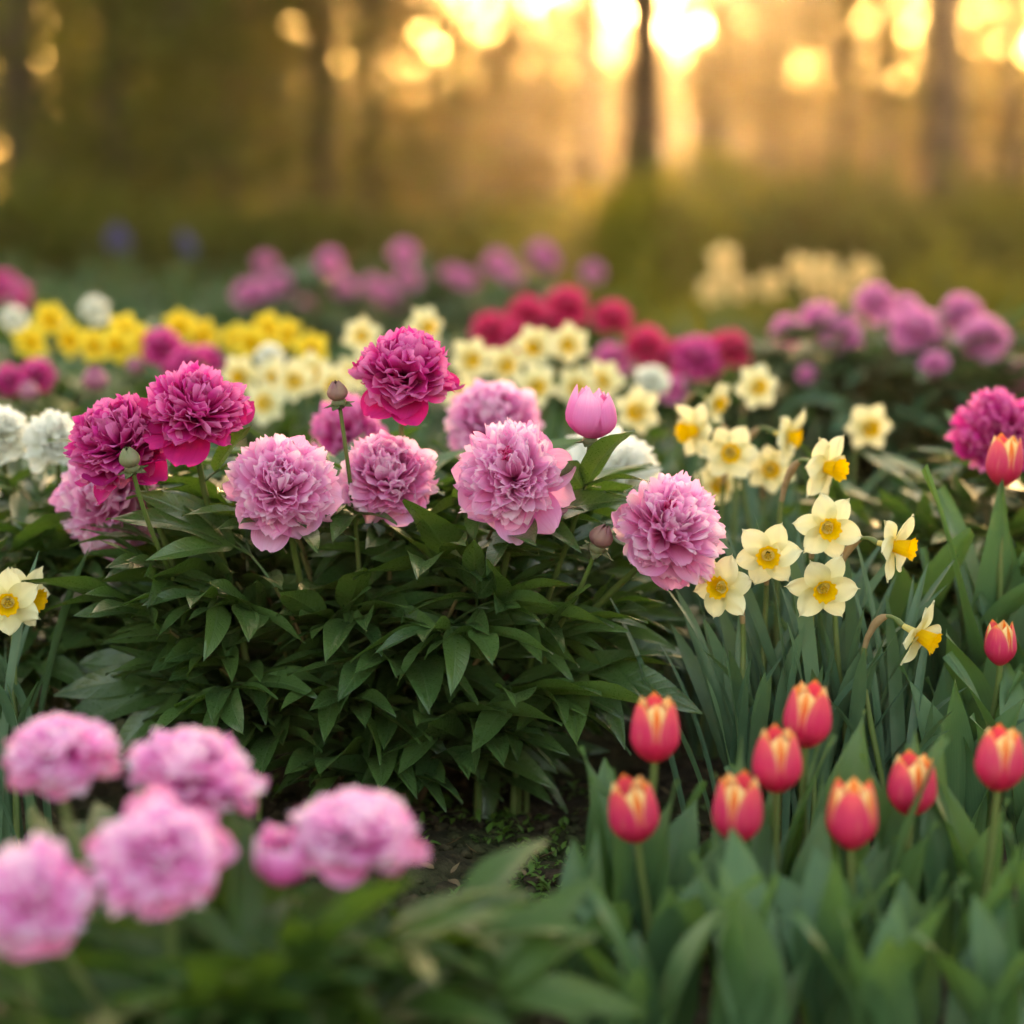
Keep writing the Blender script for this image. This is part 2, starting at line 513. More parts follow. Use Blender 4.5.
def peony_guard(seed, Np=10, n=12, mm=11, rr=0.071):
    rng = np.random.default_rng(seed)
    mb = MB()
    for k in range(Np):
        lay = k % 2
        a = k * 2 * PI / Np + rng.normal(0, 0.16)
        phi = 1.80 + 0.20 * lay + rng.normal(0, 0.16)
        v, t, u = petal(n, mm, rr * (0.84 + 0.24 * rng.random()), rr * (0.60 + 0.26 * rng.random()), 0.2 + 0.6 * rng.random(), 0.45 + 0.5 * rng.random(), 0.50, 0.06, rng, 0.34, 0.06)
        Mx = frame_M(a, phi, rng.normal(0, 0.2), 0.0, [0, 0, 0.002 - 0.002 * lay])
        v = v @ Mx[:3, :3].T + Mx[:3, 3]
        mb.add(v, gf(n, mm), t, u, rng.random())
    return mb.mesh('guard_petals', M['pink_guard'])


def peony_heart(seed, rr=0.024):
    rng = np.random.default_rng(seed)
    mb = MB()
    for k in range(22):
        a, phi = k * 2.4, 0.75 * math.sqrt((k + 0.5) / 22)
        v, t, u = petal(6, 5, rr * (0.9 + 0.3 * rng.random()), rr * 0.5, 0.9, 0.9, 0.6, 0.2, rng, 0.3)
        Mx = frame_M(a, phi, rng.normal(0, 0.4), -0.1, [0, 0, 0.036])
        mb.add(v @ Mx[:3, :3].T + Mx[:3, 3], gf(6, 5), t, u, rng.random())
    return mb.mesh('heart', M['pink_heart'])


def sepals():
    rng = np.random.default_rng(3)
    mb = MB()
    for k in range(5):
        v, t, u = petal(6, 5, 0.026, 0.018, 0.5, 0.5, 0.1, 0.02, rng, 0.6, 0.5)
        Mx = frame_M(k * 1.257, 1.95 + 0.15 * rng.random(), 0, 0, [0, 0, -0.006])
        mb.add(v @ Mx[:3, :3].T + Mx[:3, 3], gf(6, 5), t, u, rng.random())
    a = np.linspace(0, PI, 7)[:, None]
    b = np.linspace(0, 2 * PI, 11)[None]
    mb.add(np.stack([0.011 * np.sin(a) * np.cos(b), 0.011 * np.sin(a) * np.sin(b), 0.009 * np.cos(a) - 0.006 + 0 * b], -1), gf(7, 11), 0.5, 0.5, 0.5)
    return mb.mesh('sepals', M['sepal'])


def wrap_petal(mb, az, H, rad, hw, rngv, top=0.5, n=12, mm=9, tipz=1.0, flare=0.0, r=0.0, power=1.0, tn=0.55, te=2.4):
    t = np.linspace(0, 1, n)[:, None]
    s = np.linspace(-1, 1, mm)[None]
    z = H * t * (1 - 0.10 * s ** 2 * (t > 0.5) * tipz) * np.ones_like(s)
    prof = np.where(t < 0.42, np.sin(np.clip(t / 0.42, 0, 1) * PI / 2) ** 0.7, 1 - (1 - top) * ((t - 0.42) / 0.58) ** 1.7)
    rr_ = rad * prof + flare * np.clip(t - 0.8, 0, 1) * rad
    rr_ = rr_ * (1 - 0.05 * s ** 2)
    wid = hw * np.sin(np.clip(0.12 + 0.88 * t, 0, 1) * PI * 0.5) ** 0.5 * np.where(t > tn, np.clip(1 - ((t - tn) / (1 - tn)) ** te, 0.03, 1) ** power, 1)
    a = az + s * wid
    v = np.stack([rr_ * np.cos(a), rr_ * np.sin(a), z], -1)
    mb.add(v, gf(n, mm), (t + 0 * s).ravel(), (s + 0 * t).ravel(), r)


def bud_mesh(name, H, rad, layers, top, mat, seed=0, hw=0.95, jit=0.02):
    rng = np.random.default_rng(seed)
    mb = MB()
    for li in range(layers):
        for k in range(5):
            wrap_petal(mb, k * 1.257 + li * 0.63 + rng.normal(0, 0.1), H * (1 - 0.05 * li + rng.normal(0, jit)), rad * (1 - 0.13 * li) * (1 + rng.normal(0, jit)), hw, rng, top, 10, 7, 0.8, 0, rng.random(), 0.5)
    return mb.mesh(name, mat)


PC = [peony_centre(11), peony_centre(12, 150, wide=1.2, curl=1.3), peony_centre(13, 190, wide=0.85, curl=0.8, reach=1.15), peony_centre(14, 165, wide=1.05, curl=0.6, reach=1.3), peony_centre(15, 140, wide=1.3, curl=1.1, reach=1.2)]
PCN = [peony_centre(21, 115, 5, 5)]                 # lighter copy of the head for distant bushes
PG = [peony_guard(31), peony_guard(32, 8), peony_guard(33, 12), peony_guard(34, 9)]
PH = peony_heart(41)
SEP = sepals()
BUD_S = bud_mesh('bud', 0.026, 0.0125, 2, 0.25, M['bud'], 4)
BUD_P = bud_mesh('opening_bud', 0.060, 0.031, 4, 0.66, M['pink_guard'], 5, 0.72, 0.055)


# ------------------------------------------------------------------ leaves
def leaflet(L, W, droop, fold, rng, n=10, mm=7):
    t = np.linspace(0, 1, n)[:, None]
    s = np.linspace(-1, 1, mm)[None]
    wp = W * 0.5 * np.clip(t, 0.004, 1) ** 0.62 * np.clip(1 - t, 0.002, 1) ** 1.0 * 2.3
    b = droop if abs(droop) > 1e-3 else 1e-3
    tw = rng.normal(0, 0.25)
    y = L * np.sin(b * t) / b
    z = -L * (1 - np.cos(b * t)) / b
    x = s * wp * math.cos(fold)
    zz = z + abs(s) * wp * math.sin(fold) + 0.05 * W * np.sin(9 * t + 2 * s) * abs(s)
    x2 = x * np.cos(tw * t) - (zz - z) * np.sin(tw * t) + 0.04 * L * math.sin(rng.random() * 6) * t ** 2
    z2 = z + x * np.sin(tw * t) + (zz - z) * np.cos(tw * t)
    return np.stack([x2, y + 0 * s, z2], -1).reshape(-1, 3), (t + 0 * s).ravel(), (s + 0 * t).ravel()


def rotz(a):
    c, s = math.cos(a), math.sin(a)
    return np.array([[c, -s, 0], [s, c, 0], [0, 0, 1.0]])


def rotx(a):
    c, s = math.cos(a), math.sin(a)
    return np.array([[1.0, 0, 0], [0, c, -s], [0, s, c]])


def roty(a):
    c, s = math.cos(a), math.sin(a)
    return np.array([[c, 0, s], [0, 1.0, 0], [-s, 0, c]])


def compound(seed, full=True, n=10, mm=7):
    """one divided peony leaf growing along +Y from the origin"""
    rng = np.random.default_rng(seed)
    mb = MB()
    Lp = 0.075 if full else 0.035
    tips = [(0.0, 1.0)] + ([(0.75, 0.82), (-0.75, 0.82)] if full else [])
    node = np.array([0, Lp, 0.012])
    tube(mb, bez([(0, 0, 0), (0, Lp * 0.5, 0.012), node], 5), [0.0024, 0.002, 0.002, 0.0018, 0.0016], 5, 0.6)
    for a, k in tips:
        rl = (0.040 + 0.012 * rng.random()) * k
        dirv = rotz(a + rng.normal(0, 0.1)) @ np.array([0, 1.0, 0.0])
        p2 = node + dirv * rl + np.array([0, 0, -0.002])
        if full:
            tube(mb, np.linspace(node, p2, 3), [0.0016, 0.0014, 0.0012], 5, 0.6)
        else:
            p2 = node
        for b, kk in ((0.0, 1.0), (0.62, 0.84), (-0.62, 0.84)):
            L = (0.120 + 0.040 * rng.random()) * kk * (0.85 + 0.15 * k)
            v, t, u = leaflet(L, L * (0.35 + 0.08 * rng.random()), 0.18 + 0.52 * rng.random(), 0.18 + 0.32 * rng.random(), rng, n, mm)
            Rm = rotz(a + b + rng.normal(0, 0.12)) @ rotx(rng.normal(0.0, 0.2)) @ roty(rng.normal(0, 0.3))
            off = dirv * (-0.010 if b else 0)
            mb.add(v @ Rm.T + p2 + off, gf(n, mm), t, u, rng.random())
    return mb.arrays()


CMP = [compound(100 + i) for i in range(8)]
CMP3 = [compound(200 + i, False) for i in range(5)]
CMPL = [compound(300 + i, True, 6, 3) for i in range(6)]


def bush_foliage(name, rng, rx, ry, h, nst, mat, low=False, avoid=(), origin=None, node_gap=0.055, zmin=0.12, lsc=1.0, flo=0.30):
    """leafy stems fanning out of one crown; returns (foliage mesh, stems mesh)"""
    fo, st = MB(), MB()
    lib = CMPL if low else CMP
    for k in range(nst):
        q = math.sqrt((k + 0.5) / nst)
        a = k * 2.39996 + rng.normal(0, 0.2)
        ex, ey = rx * q * math.cos(a) * 0.86, ry * q * math.sin(a) * 0.86
        ez = h * (1 - 0.42 * q ** 2.2) * (0.86 + 0.16 * rng.random())
        P = bez([(ex * 0.18, ey * 0.18, 0), (ex * 0.45, ey * 0.45, ez * 0.55), (ex, ey, ez)], 14)
        tube(st, P, np.linspace(0.0048, 0.0022, 14), 6, rng.random())
        ln = np.linalg.norm(P[-1])
        nn = max(3, int(ln / node_gap))
        for j in range(nn):
            f = flo + (1 - flo) * (j + 0.5 * rng.random()) / nn
            if f * ez < zmin * h / 0.5:
                continue
            i = min(int(f * 13), 12)
            p = P[i] + (P[i + 1] - P[i]) * (f * 13 - i)
            az = math.atan2(ey, ex) + (j * 2.4 + rng.normal(0, 0.5) if q < 0.75 else rng.normal(0, 0.95))
            top = j >= nn - 2
            el = (0.45 if top else 0.30) + rng.normal(0, 0.22) - 0.15 * (1 - f)
            sc = (0.80 + 0.30 * rng.random()) * (0.85 if top else 1.0) * lsc
            Rm = rotz(az - PI / 2) @ rotx(el) @ roty(rng.normal(0, 0.25))
            if zmin * h * 2 < 0.03 and p[2] < 0.02:
                continue
            tip = p + Rm @ np.array([0, 0.13, 0]) * sc
            tip2 = p + Rm @ np.array([0, 0.20, -0.03]) * sc
            if tip2[2] < 0.02:
                continue
            bad = False
            for c_, r_ in avoid:
                c_ = np.array(c_) - (np.array(origin) if origin is not None else 0)
                for q_ in (tip, tip2, p):
                    dd = q_ - c_
                    # keep the blooms themselves clear of leaves
                    if np.linalg.norm(dd) < r_:
                        bad = True
                    if np.linalg.norm(dd * np.array([1, 0.35, 1])) < r_ * 0.9 and dd[1] < 0:
                        bad = True
            if bad:
                continue
            Mx = np.eye(4)
            Mx[:3, :3] = Rm * sc
            Mx[:3, 3] = p
            v, f_, a_ = lib[rng.integers(len(lib))]
            rr_ = np.clip(a_[:, 2] * 0.6 + 0.4 * rng.random(), 0, 1)
            fo.addmb((v, f_, a_), Mx, rr_)
    return fo.mesh(name, mat), st.mesh('stems', M['stem_red'])


def flower_stem(parent, origin, head, axis, base, mat=None, r=0.0042, bracts=0, rng=R, name='flower_stem'):
    """stem from the bush's crown to a bloom; coordinates in the world"""
    o = np.array(origin)
    hd, ax, bs = np.array(head), np.array(Vector(axis).normalized()), np.array(base)
    L = np.linalg.norm(hd - bs)
    P = bez([bs, bs + np.array([0, 0, L * 0.55]), hd - ax * L * 0.22 - np.array([0, 0, L * 0.06]), hd - ax * 0.006], 16) - o
    mb = MB()
    tube(mb, P, np.linspace(r * 1.25, r * 0.8, 16), 8, 0.3)
    so = obj(name, mb.mesh(name, mat or M['stem']), parent)
    if bracts:
        fb = MB()
        for k in range(bracts):
            i = 12 - k * 3
            az = rng.random() * 6.28
            Mx = np.eye(4)
            Mx[:3, :3] = (rotz(az) @ rotx(0.35 + rng.normal(0, 0.2))) * (0.75 + 0.3 * rng.random())
            Mx[:3, 3] = P[i]
            lib = CMP3[rng.integers(len(CMP3))]
            fb.addmb(lib, Mx)
        obj('stem_leaves', fb.mesh('stem_leaves', M['leaf']), so)
    return so


def peony(parent, origin, pos, axis, scale, mat, gmat, label, base, seed=0, heart=False, near=True, stem=True, bracts=0, squash=1.0):
    rng = np.random.default_rng(seed + 900)
    rot = aim(axis, rng.random() * 6.28)
    pos = Vector(pos) - Vector(axis).normalized() * 0.013 * scale
    lp = pos - Vector(origin)
    me = PC[seed % 5] if near else PCN[0]
    fl = obj('flower', me, parent, lp, rot, (scale, scale, scale * squash), M[mat], label)
    obj('guard_petals', PG[(seed * 3) % 4], fl, mat=M[gmat])
    if near:
        obj('sepals', SEP, fl)
    if heart:
        obj('heart', PH, fl, loc=(0.006, 0.010, 0))
    if stem:
        flower_stem(parent, origin, pos, axis, base, bracts=bracts, rng=rng)
    return fl


def small_bud(parent, origin, pos, axis, base, mat, scale=1.0, label=None, me=None, r=0.003, bracts=0):
    b = obj('bud', me or BUD_S, parent, Vector(pos) - Vector(origin), aim(axis), scale, M[mat] if mat else None, label)
    obj('sepals', SEP, b, loc=(0, 0, 0.004), scale=0.85)
    flower_stem(parent, origin, pos, axis, base, r=r, bracts=bracts, name='bud_stem')
    return b


# ------------------------------------------------------------------ main peony bush
def bed(Y):
    return Y if Y < 3.2 or Y > 12 else 3.2 + (Y - 3.2) * 0.62


rng = np.random.default_rng(5)
O = at(378, 868, 2.82)
O.z = 0.0
BX = (O.x, O.y, 0.0)
main = thing('peony_bush', 'large dark green peony bush with pale pink and magenta double blooms, in sharp focus', 'peony bush', BX, 'peony bushes')
heads = [
    # px, py, Y, axis, scale, mat, guard, label, heart
    (282, 488, 2.56, (0.0, -1, 0.62), 1.0, 'pink', 'pink_guard', 'pale pink double bloom facing the camera, left of the pale ones', 0),
    (388, 478, 2.66, (0.05, -1, 0.95), 0.93, 'pink', 'pink_guard', 'pale pink bloom tipped upward, between two larger pink blooms', 0),
    (515, 478, 2.56, (-0.05, -1, 0.68), 1.02, 'pink', 'pink_guard', 'pale pink bloom with a hot pink heart, middle of the bush', 1),
    (666, 530, 2.56, (0.25, -1, 0.62), 1.0, 'pink', 'pink_guard', 'pink bloom with hot pink heart leaning out on the bush edge', 1),
    (405, 374, 2.64, (0.12, -0.55, 1.0), 0.95, 'magenta', 'magenta_guard', 'magenta bloom, highest flower of the bush', 0),
    (196, 412, 2.60, (0.10, -0.60, 1.0), 0.98, 'magenta', 'magenta_guard', 'deep magenta bloom with open crimson guard petals', 0),
    (120, 445, 2.62, (-0.40, -0.75, 0.9), 1.0, 'violet', 'violet_guard', 'violet magenta bloom leaning away to the left', 0),
]
avoid = [(tuple(at(h[0], h[1], h[2])), 0.062) for h in heads] + [(tuple(at(a_, b_, 2.56)), 0.05) for a_, b_ in ((722, 587), (768, 555), (745, 590))] + [(tuple(at(a_, b_, y_)), 0.075) for a_, b_ in ((493, 415), (520, 400), (470, 400), (350, 430)) for y_ in (2.72, 2.85, 2.98, 3.1)] + [(tuple(at(590, 425, 2.6)), 0.035), (tuple(at(339, 395, 2.6)), 0.03), (tuple(at(132, 460, 2.56)), 0.03)]
fo, st = bush_foliage('foliage', rng, 0.385, 0.29, 0.475, 34, M['leaf'], avoid=avoid, origin=BX, zmin=0.05, flo=0.16, node_gap=0.066, lsc=1.08)
obj('foliage', fo, main)
obj('stems', st, main)
for i, (px, py, Yd, ax, sc, mt, gm, lb, ht) in enumerate(heads):
    p = at(px, py, Yd)
    base = (O.x + (p.x - O.x) * (0.74 if px < 600 else 0.5), max(p.y + 0.13, 2.74), 0.0)
    peony(main, BX, p, ax, sc, mt, gm, lb, base, i, bool(ht), True, True, (1, 1, 1, 0, 0, 2, 2)[i])
p = at(590, 440, 2.60)
small_bud(main, BX, p, (0.08, -0.1, 1), (O.x + 0.18, 2.76, 0.0), None, 1.0, 'half open rose pink bud', BUD_P, 0.0035, 3)
p = at(339, 402, 2.60)
small_bud(main, BX, p, (-0.15, -0.2, 1), (O.x - 0.01, 2.76, 0.0), 'bud_pink', 1.0, 'tight purplish bud beside the highest magenta bloom', r=0.003)
p = at(132, 468, 2.55)
small_bud(main, BX, p, (-0.2, -0.3, 1), (O.x - 0.20, 2.76, 0.0), 'bud', 1.0, 'tight green bud in front of the violet bloom', r=0.0032)
p = at(597, 547, 2.56)
small_bud(main, BX, p, (0.35, -0.3, 0.9), (O.x + 0.19, 2.76, 0.0), 'bud_pink', 1.15, 'fat brownish green bud low beside the pink bloom', r=0.0032)


# ------------------------------------------------------------------ other peony bushes
def bush(name, label, base_px, Y, rx, ry, h, nst, heads, seed, group, leaf='leaf', low=True, near=False, buds=(), cat='peony bush', gap=0.07, lsc=1.0, squash=1.0):
    """heads: (px, py, dY, axis, scale, mat, guard, label)"""
    rng = np.random.default_rng(seed)
    k_ = bed(Y) / Y
    Y, rx, ry, h = bed(Y), rx * k_, ry * k_, CAM_H - (CAM_H - h) * k_
    heads = [(a[0], a[1], a[2] * k_, a[3], a[4] * k_, a[5], a[6], a[7]) for a in heads]
    o = at(base_px, 500, Y)
    og = (o.x, o.y, 0.0)
    root = thing(name, label, cat, og, group)
    av = [(tuple(at(a[0], a[1], Y + a[2])), (0.075 if near else 0.055) * a[4]) for a in heads]
    f, s = bush_foliage('foliage', rng, rx, ry, h, nst, M[leaf], low, av, og, gap, lsc=lsc)
    obj('foliage', f, root)
    obj('stems', s, root)
    for i, (px, py, dY, ax, sc, mt, gm, lb) in enumerate(heads):
        p = at(px, py, Y + dY)
        base = (o.x + (p.x - o.x) * 0.4, o.y + (p.y - o.y) * 0.3, 0.0)
        peony(root, og, p, ax, sc * (1.0 if near else 0.84) * (0.7 if mt == 'white' and not near else 1.0), mt, gm, lb, base, i + seed, False, near, True, 0, squash)
    for px, py, dY, mt, sc, lb in buds:
        p = at(px, py, Y + dY)
        small_bud(root, og, p, (rng.normal(0, 0.2), rng.normal(0, 0.2), 1), (o.x + (p.x - o.x) * 0.4, o.y, 0), mt, sc, lb)
    return root


up = (0.0, -0.8, 0.8)
GB = 'peony bushes'
# behind the main bush
bush('peony_bush', 'peony bush half hidden behind the sharp bush, pink blooms and one white', 470, 3.10, 0.34, 0.22, 0.39, 18, [
    (493, 425, 0.0, (-0.1, -0.7, 0.8), 1.08, 'pink', 'pink_guard', 'pale pink bloom peeking out behind'),
    (350, 433, -0.02, up, 0.85, 'hotpink', 'hotpink', 'hot pink bloom partly hidden'),
    (604, 478, -0.12, (0.1, -0.9, 0.6), 1.08, 'white', 'white', 'white bloom behind the half open bud'),
], 51, GB, near=True)
bush('peony_bush', 'leafy peony bush at the left edge with fluffy white and pink blooms', 30, 3.0, 0.28, 0.24, 0.42, 18, [
    (54, 441, -0.05, up, 0.64, 'white', 'white', 'round white bloom'),
    (-2, 434, -0.02, up, 0.62, 'white', 'white', 'white bloom cut by the picture edge'),
    (110, 498, -0.22, (-0.2, -1, 0.3), 1.08, 'pink', 'pink_guard', 'pale pink bloom under the violet magenta one'),
], 52, GB, near=True)
# magenta, left middle
bush('peony_bush', 'small peony bush with magenta blooms in front of the yellow daffodils', 178, 4.5, 0.26, 0.2, 0.40, 12, [
    (162, 346, 0, up, 0.75, 'magenta', 'magenta_guard', None), (190, 363, -0.1, up, 0.72, 'magenta', 'magenta_guard', None),
    (205, 362, 0.02, up, 0.72, 'violet', 'violet_guard', None), (178, 368, -0.05, up, 0.6, 'magenta', 'magenta_guard', None),
], 53, GB, buds=[(135, 375, 0, 'bud_rose', 1.3, None)])
bush('peony_bush', 'small peony bush at the left edge with two dark magenta blooms and rosy buds', 40, 4.2, 0.26, 0.2, 0.36, 12, [
    (10, 380, 0, up, 0.62, 'magenta', 'magenta_guard', None), (38, 375, 0.05, up, 0.64, 'magenta', 'magenta_guard', None),
], 54, GB, buds=[(95, 392, -0.2, 'bud_rose', 1.7, None), (30, 402, -0.2, 'bud_rose', 1.4, None)])
bush('peony_bush', 'blurred peony bush at the far left edge with dusky magenta blooms', 0, 7.0, 0.35, 0.3, 0.46, 12, [
    (4, 285, 0, up, 0.9, 'magenta', 'magenta_guard', None), (18, 293, -0.1, up, 0.8, 'hotpink', 'magenta_guard', None), (-14, 290, 0.1, up, 0.9, 'magenta', 'magenta_guard', None)], 55, GB)
bush('peony_bush', 'white flowered peony bush behind the yellow daffodils', 60, 5.2, 0.36, 0.25, 0.44, 12, [
    (95, 309, 0, up, 0.9, 'white', 'white', None), (14, 318, 0, up, 0.8, 'white', 'white', None)], 56, GB)
bush('peony_bush', 'low peony plant with one round white bloom among cream daffodils at left', 272, 4.3, 0.16, 0.14, 0.36, 7, [
    (270, 356, 0, up, 0.72, 'white', 'white', None)], 57, GB)
bush('peony_bush', 'low peony plant with one round white bloom in front of the crimson peonies', 655, 4.3, 0.18, 0.14, 0.33, 8, [
    (652, 380, 0, up, 0.9, 'white', 'white', None)], 58, GB)
bush('peony_bush', 'crimson peony bush behind the cream daffodils', 545, 5.6, 0.42, 0.26, 0.42, 16, [
    (492, 330, -0.1, up, 1.0, 'red', 'red', None), (525, 314, 0.05, up, 0.95, 'red', 'red', None), (548, 320, 0.1, up, 0.9, 'red', 'red', None),
    (567, 306, 0, up, 1.0, 'red', 'red', None), (613, 319, -0.05, up, 0.95, 'red', 'red', None), (510, 335, -0.05, up, 0.9, 'red', 'red', None)], 59, GB)
bush('peony_bush', 'crimson and magenta peony bush behind the single white bloom', 680, 5.2, 0.4, 0.24, 0.36, 14, [
    (645, 346, 0, up, 0.95, 'red', 'red', None), (612, 360, 0, up, 0.85, 'hotpink', 'hotpink', None), (697, 358, -0.1, up, 1.05, 'magenta', 'magenta_guard', None),
    (730, 350, 0, up, 0.95, 'red', 'red', None), (675, 357, 0.05, up, 0.85, 'red', 'red', None), (672, 388, -0.2, up, 0.6, 'hotpink', 'hotpink', None)], 60, GB)
# right mauve bush
bush('peony_bush', 'broad dark peony bush with round mauve blooms at right', 905, 5.3, 0.54, 0.36, 0.50, 70, [
    (788, 330, 0, up, 0.78, 'mauve', 'mauve', None), (820, 320, 0.1, up, 0.9, 'mauve', 'mauve', None), (841, 334, -0.1, up, 0.98, 'mauve', 'mauve', None),
    (876, 302, 0, up, 0.95, 'mauve', 'mauve', None), (904, 311, 0.15, up, 0.8, 'mauve', 'mauve', None), (917, 331, -0.15, up, 1.15, 'mauve', 'mauve', None),
    (962, 313, 0, up, 1.0, 'mauve', 'mauve', None), (984, 337, -0.15, up, 1.1, 'mauve', 'mauve', None), (1022, 378, -0.2, up, 0.9, 'mauve', 'mauve', None),
    (935, 363, -0.3, up, 0.6, 'mauve', 'mauve', None), (807, 375, -0.2, up, 0.45, 'mauve', 'mauve', None)], 61, GB, leaf='herb')
bush('peony_bush', 'peony bush at the right edge with one magenta bloom behind the tulips', 1015, 3.15, 0.26, 0.2, 0.40, 26, [
    (1003, 432, -0.12, (-0.1, -0.7, 0.9), 0.98, 'violet', 'violet_guard', None)], 62, GB, near=True)
# far mauve row
for bx, hs, lb, sd in [
    (275, [(247, 292), (280, 284), (303, 308), (262, 288), (265, 262)], 'far mauve peony bush, leftmost of the blurred mauve row', 70),
    (345, [(329, 262), (346, 290), (338, 280), (385, 291), (372, 285)], 'far mauve peony bush, second from left in the blurred mauve row', 71),
    (430, [(404, 252), (408, 278), (452, 275), (467, 280), (398, 300)], 'far mauve peony bush in the middle of the blurred mauve row', 72),
    (550, [(498, 262), (541, 252), (548, 262), (593, 272), (512, 275)], 'far mauve peony bush, rightmost of the blurred mauve row', 73)]:
    bush('peony_bush', lb, bx, 9.4, 0.45, 0.4, 0.50, 12, [(x, y, 0.12 * ((i * 7) % 5 - 2), up, 1.04 - 0.05 * i, 'mauve', 'mauve', None) for i, (x, y) in enumerate(hs)], sd, 'mauve peony bushes in the far row', leaf='herb', gap=0.09)

# foreground bush, out of focus
fg = bush('peony_bush', 'blurred foreground peony bush with rose pink blooms and arching green leaves', 175, 1.76, 0.27, 0.20, 0.155, 16, [
    (60, 748, 0.12, (0.1, -0.3, 1.0), 0.80, 'rose', 'rose_guard', 'rose pink bloom at the upper left, seen from the side'),
    (196, 768, 0.10, (0.25, -0.2, 1.0), 0.90, 'rose', 'rose_guard', 'wide rose pink bloom with guard petals reaching right'),
    (160, 848, -0.02, (0.0, -0.75, 0.8), 0.82, 'rose', 'rose_guard', 'lilac pink bloom below the wide one'),
    (36, 898, -0.06, (0.1, -0.8, 0.7), 0.74, 'rose', 'rose_guard', 'lilac pink bloom cut by the left picture edge'),
    (358, 828, 0.04, (0.15, -0.3, 1.0), 0.84, 'rose', 'rose_guard', 'rose pink bloom at the right of the bush'),
], 80, GB, leaf='leaf_front', low=False, near=True, gap=0.045, lsc=1.05, squash=0.62)
ogf = Vector(fg.location)
b = obj('bud', BUD_P, fg, at(290, 880, 1.80) - ogf, aim((-0.2, -0.4, 1)), 0.78, M['rose'], 'round pink opening bud')
b = obj('bud', BUD_P, fg, at(386, 872, 1.80) - ogf, aim((0.3, -0.5, 0.8)), 0.40, M['rose'], 'small pink bud under the right bloom')
flower_stem(fg, ogf, at(386, 872, 1.80), (0.3, -0.5, 0.8), (ogf.x + 0.04, 1.83, 0), r=0.003, name='bud_stem')
flower_stem(fg, ogf, at(290, 880, 1.80), (-0.2, -0.4, 1), (ogf.x + 0.02, 1.85, 0), name='bud_stem')


# ------------------------------------------------------------------ daffodils
def tepals(seed, mat):
    rng = np.random.default_rng(seed)
    mb = MB()
    n, mm = 10, 9
    for k in range(6):
        t = np.linspace(0, 1, n)[:, None]
        s = np.linspace(-1, 1, mm)[None]
        L, W = 0.036 * (0.95 + 0.1 * rng.random()), 0.0305 * (0.95 + 0.12 * rng.random()) * (1.0 if k % 2 else 0.90)
        wp = 0.5 * W * np.sin(np.clip(t * 0.86 + 0.14, 0, 1) * PI) ** 0.62
        tip = np.where(t > 0.85, (t - 0.85) * 0.02, 0)
        tw = rng.normal(0, 0.22)
        cup = rng.normal(0.15, 0.2)
        lift = rng.normal(0.02, 0.20)
        x = s * wp
        y = 0.004 + L * t + tip * (1 - abs(s))
        z = lift * L * t ** 1.5 + cup * wp * s ** 2 + 0.0012 * np.sin(6 * t + 5 * s + k) + (0.0012 if k % 2 else -0.0012)
        x2 = x * np.cos(tw * t) - z * np.sin(tw * t) * 0.3
        z2 = z + x * np.sin(tw * t)
        v = np.stack([x2, y + 0 * s, z2], -1).reshape(-1, 3) @ rotz(k * PI / 3 + rng.normal(0, 0.05)).T
        mb.add(v, gf(n, mm), (t + 0 * s).ravel(), (s + 0 * t).ravel(), rng.random())
    a = np.linspace(0, 2 * PI, 13)[None]
    t = np.linspace(0, 1, 5)[:, None]
    rr_ = 0.0052 - 0.002 * t
    mb.add(np.stack([rr_ * np.cos(a), rr_ * np.sin(a), 0.002 - 0.022 * t + 0 * a], -1), gf(5, 13), 0.0, 0.0, 0.3)
    return mb.mesh('flower', M[mat])


def corona(seed, L=0.017):
    rng = np.random.default_rng(seed)
    mb = MB()
    n, mm = 12, 73
    t = np.linspace(0, 1, n)[:, None]
    a = np.linspace(0, 2 * PI, mm)[None]
    fr = np.sin(a * 9 + rng.random() * 6) * 0.5 + np.sin(a * 14 + 1) * 0.35
    r0 = 0.0068 + 0.0045 * t ** 0.9 + 0.0030 * np.clip(t - 0.75, 0, 1) * 4 * (0.7 + 0.5 * fr)
    z = L * t + 0.0012 * fr * np.clip(t - 0.6, 0, 1) * 2.5 - 0.002 * np.clip(t - 0.85, 0, 1) * 6
    ribs = 1 + 0.03 * np.sin(a * 12) * t
    mb.add(np.stack([r0 * ribs * np.cos(a), r0 * ribs * np.sin(a), z + 0 * a], -1), gf(n, mm), (t + 0 * a).ravel(), np.broadcast_to(np.sin(a * 6), (n, mm)).ravel(), 0.5)
    return mb.mesh('corona', M['corona'])


def stamens():
    mb = MB()
    for k in range(7):
        a = k * 1.047
        rr_ = 0.003 if k < 6 else 0.0
        tp = (rr_ * 1.2 * math.cos(a), rr_ * 1.2 * math.sin(a), 0.011 if k < 6 else 0.014)
        tube(mb, np.linspace((rr_ * 0.6 * math.cos(a), rr_ * 0.6 * math.sin(a), 0.0), tp, 5), [0.0005, 0.0005, 0.0008, 0.0013, 0.0003], 6)
    return mb.mesh('stamens', M['anther'])


TEP = [tepals(i, 'cream') for i in range(4)]
COR = [corona(1, 0.017), corona(2, 0.025), corona(3, 0.014)]
STA = stamens()


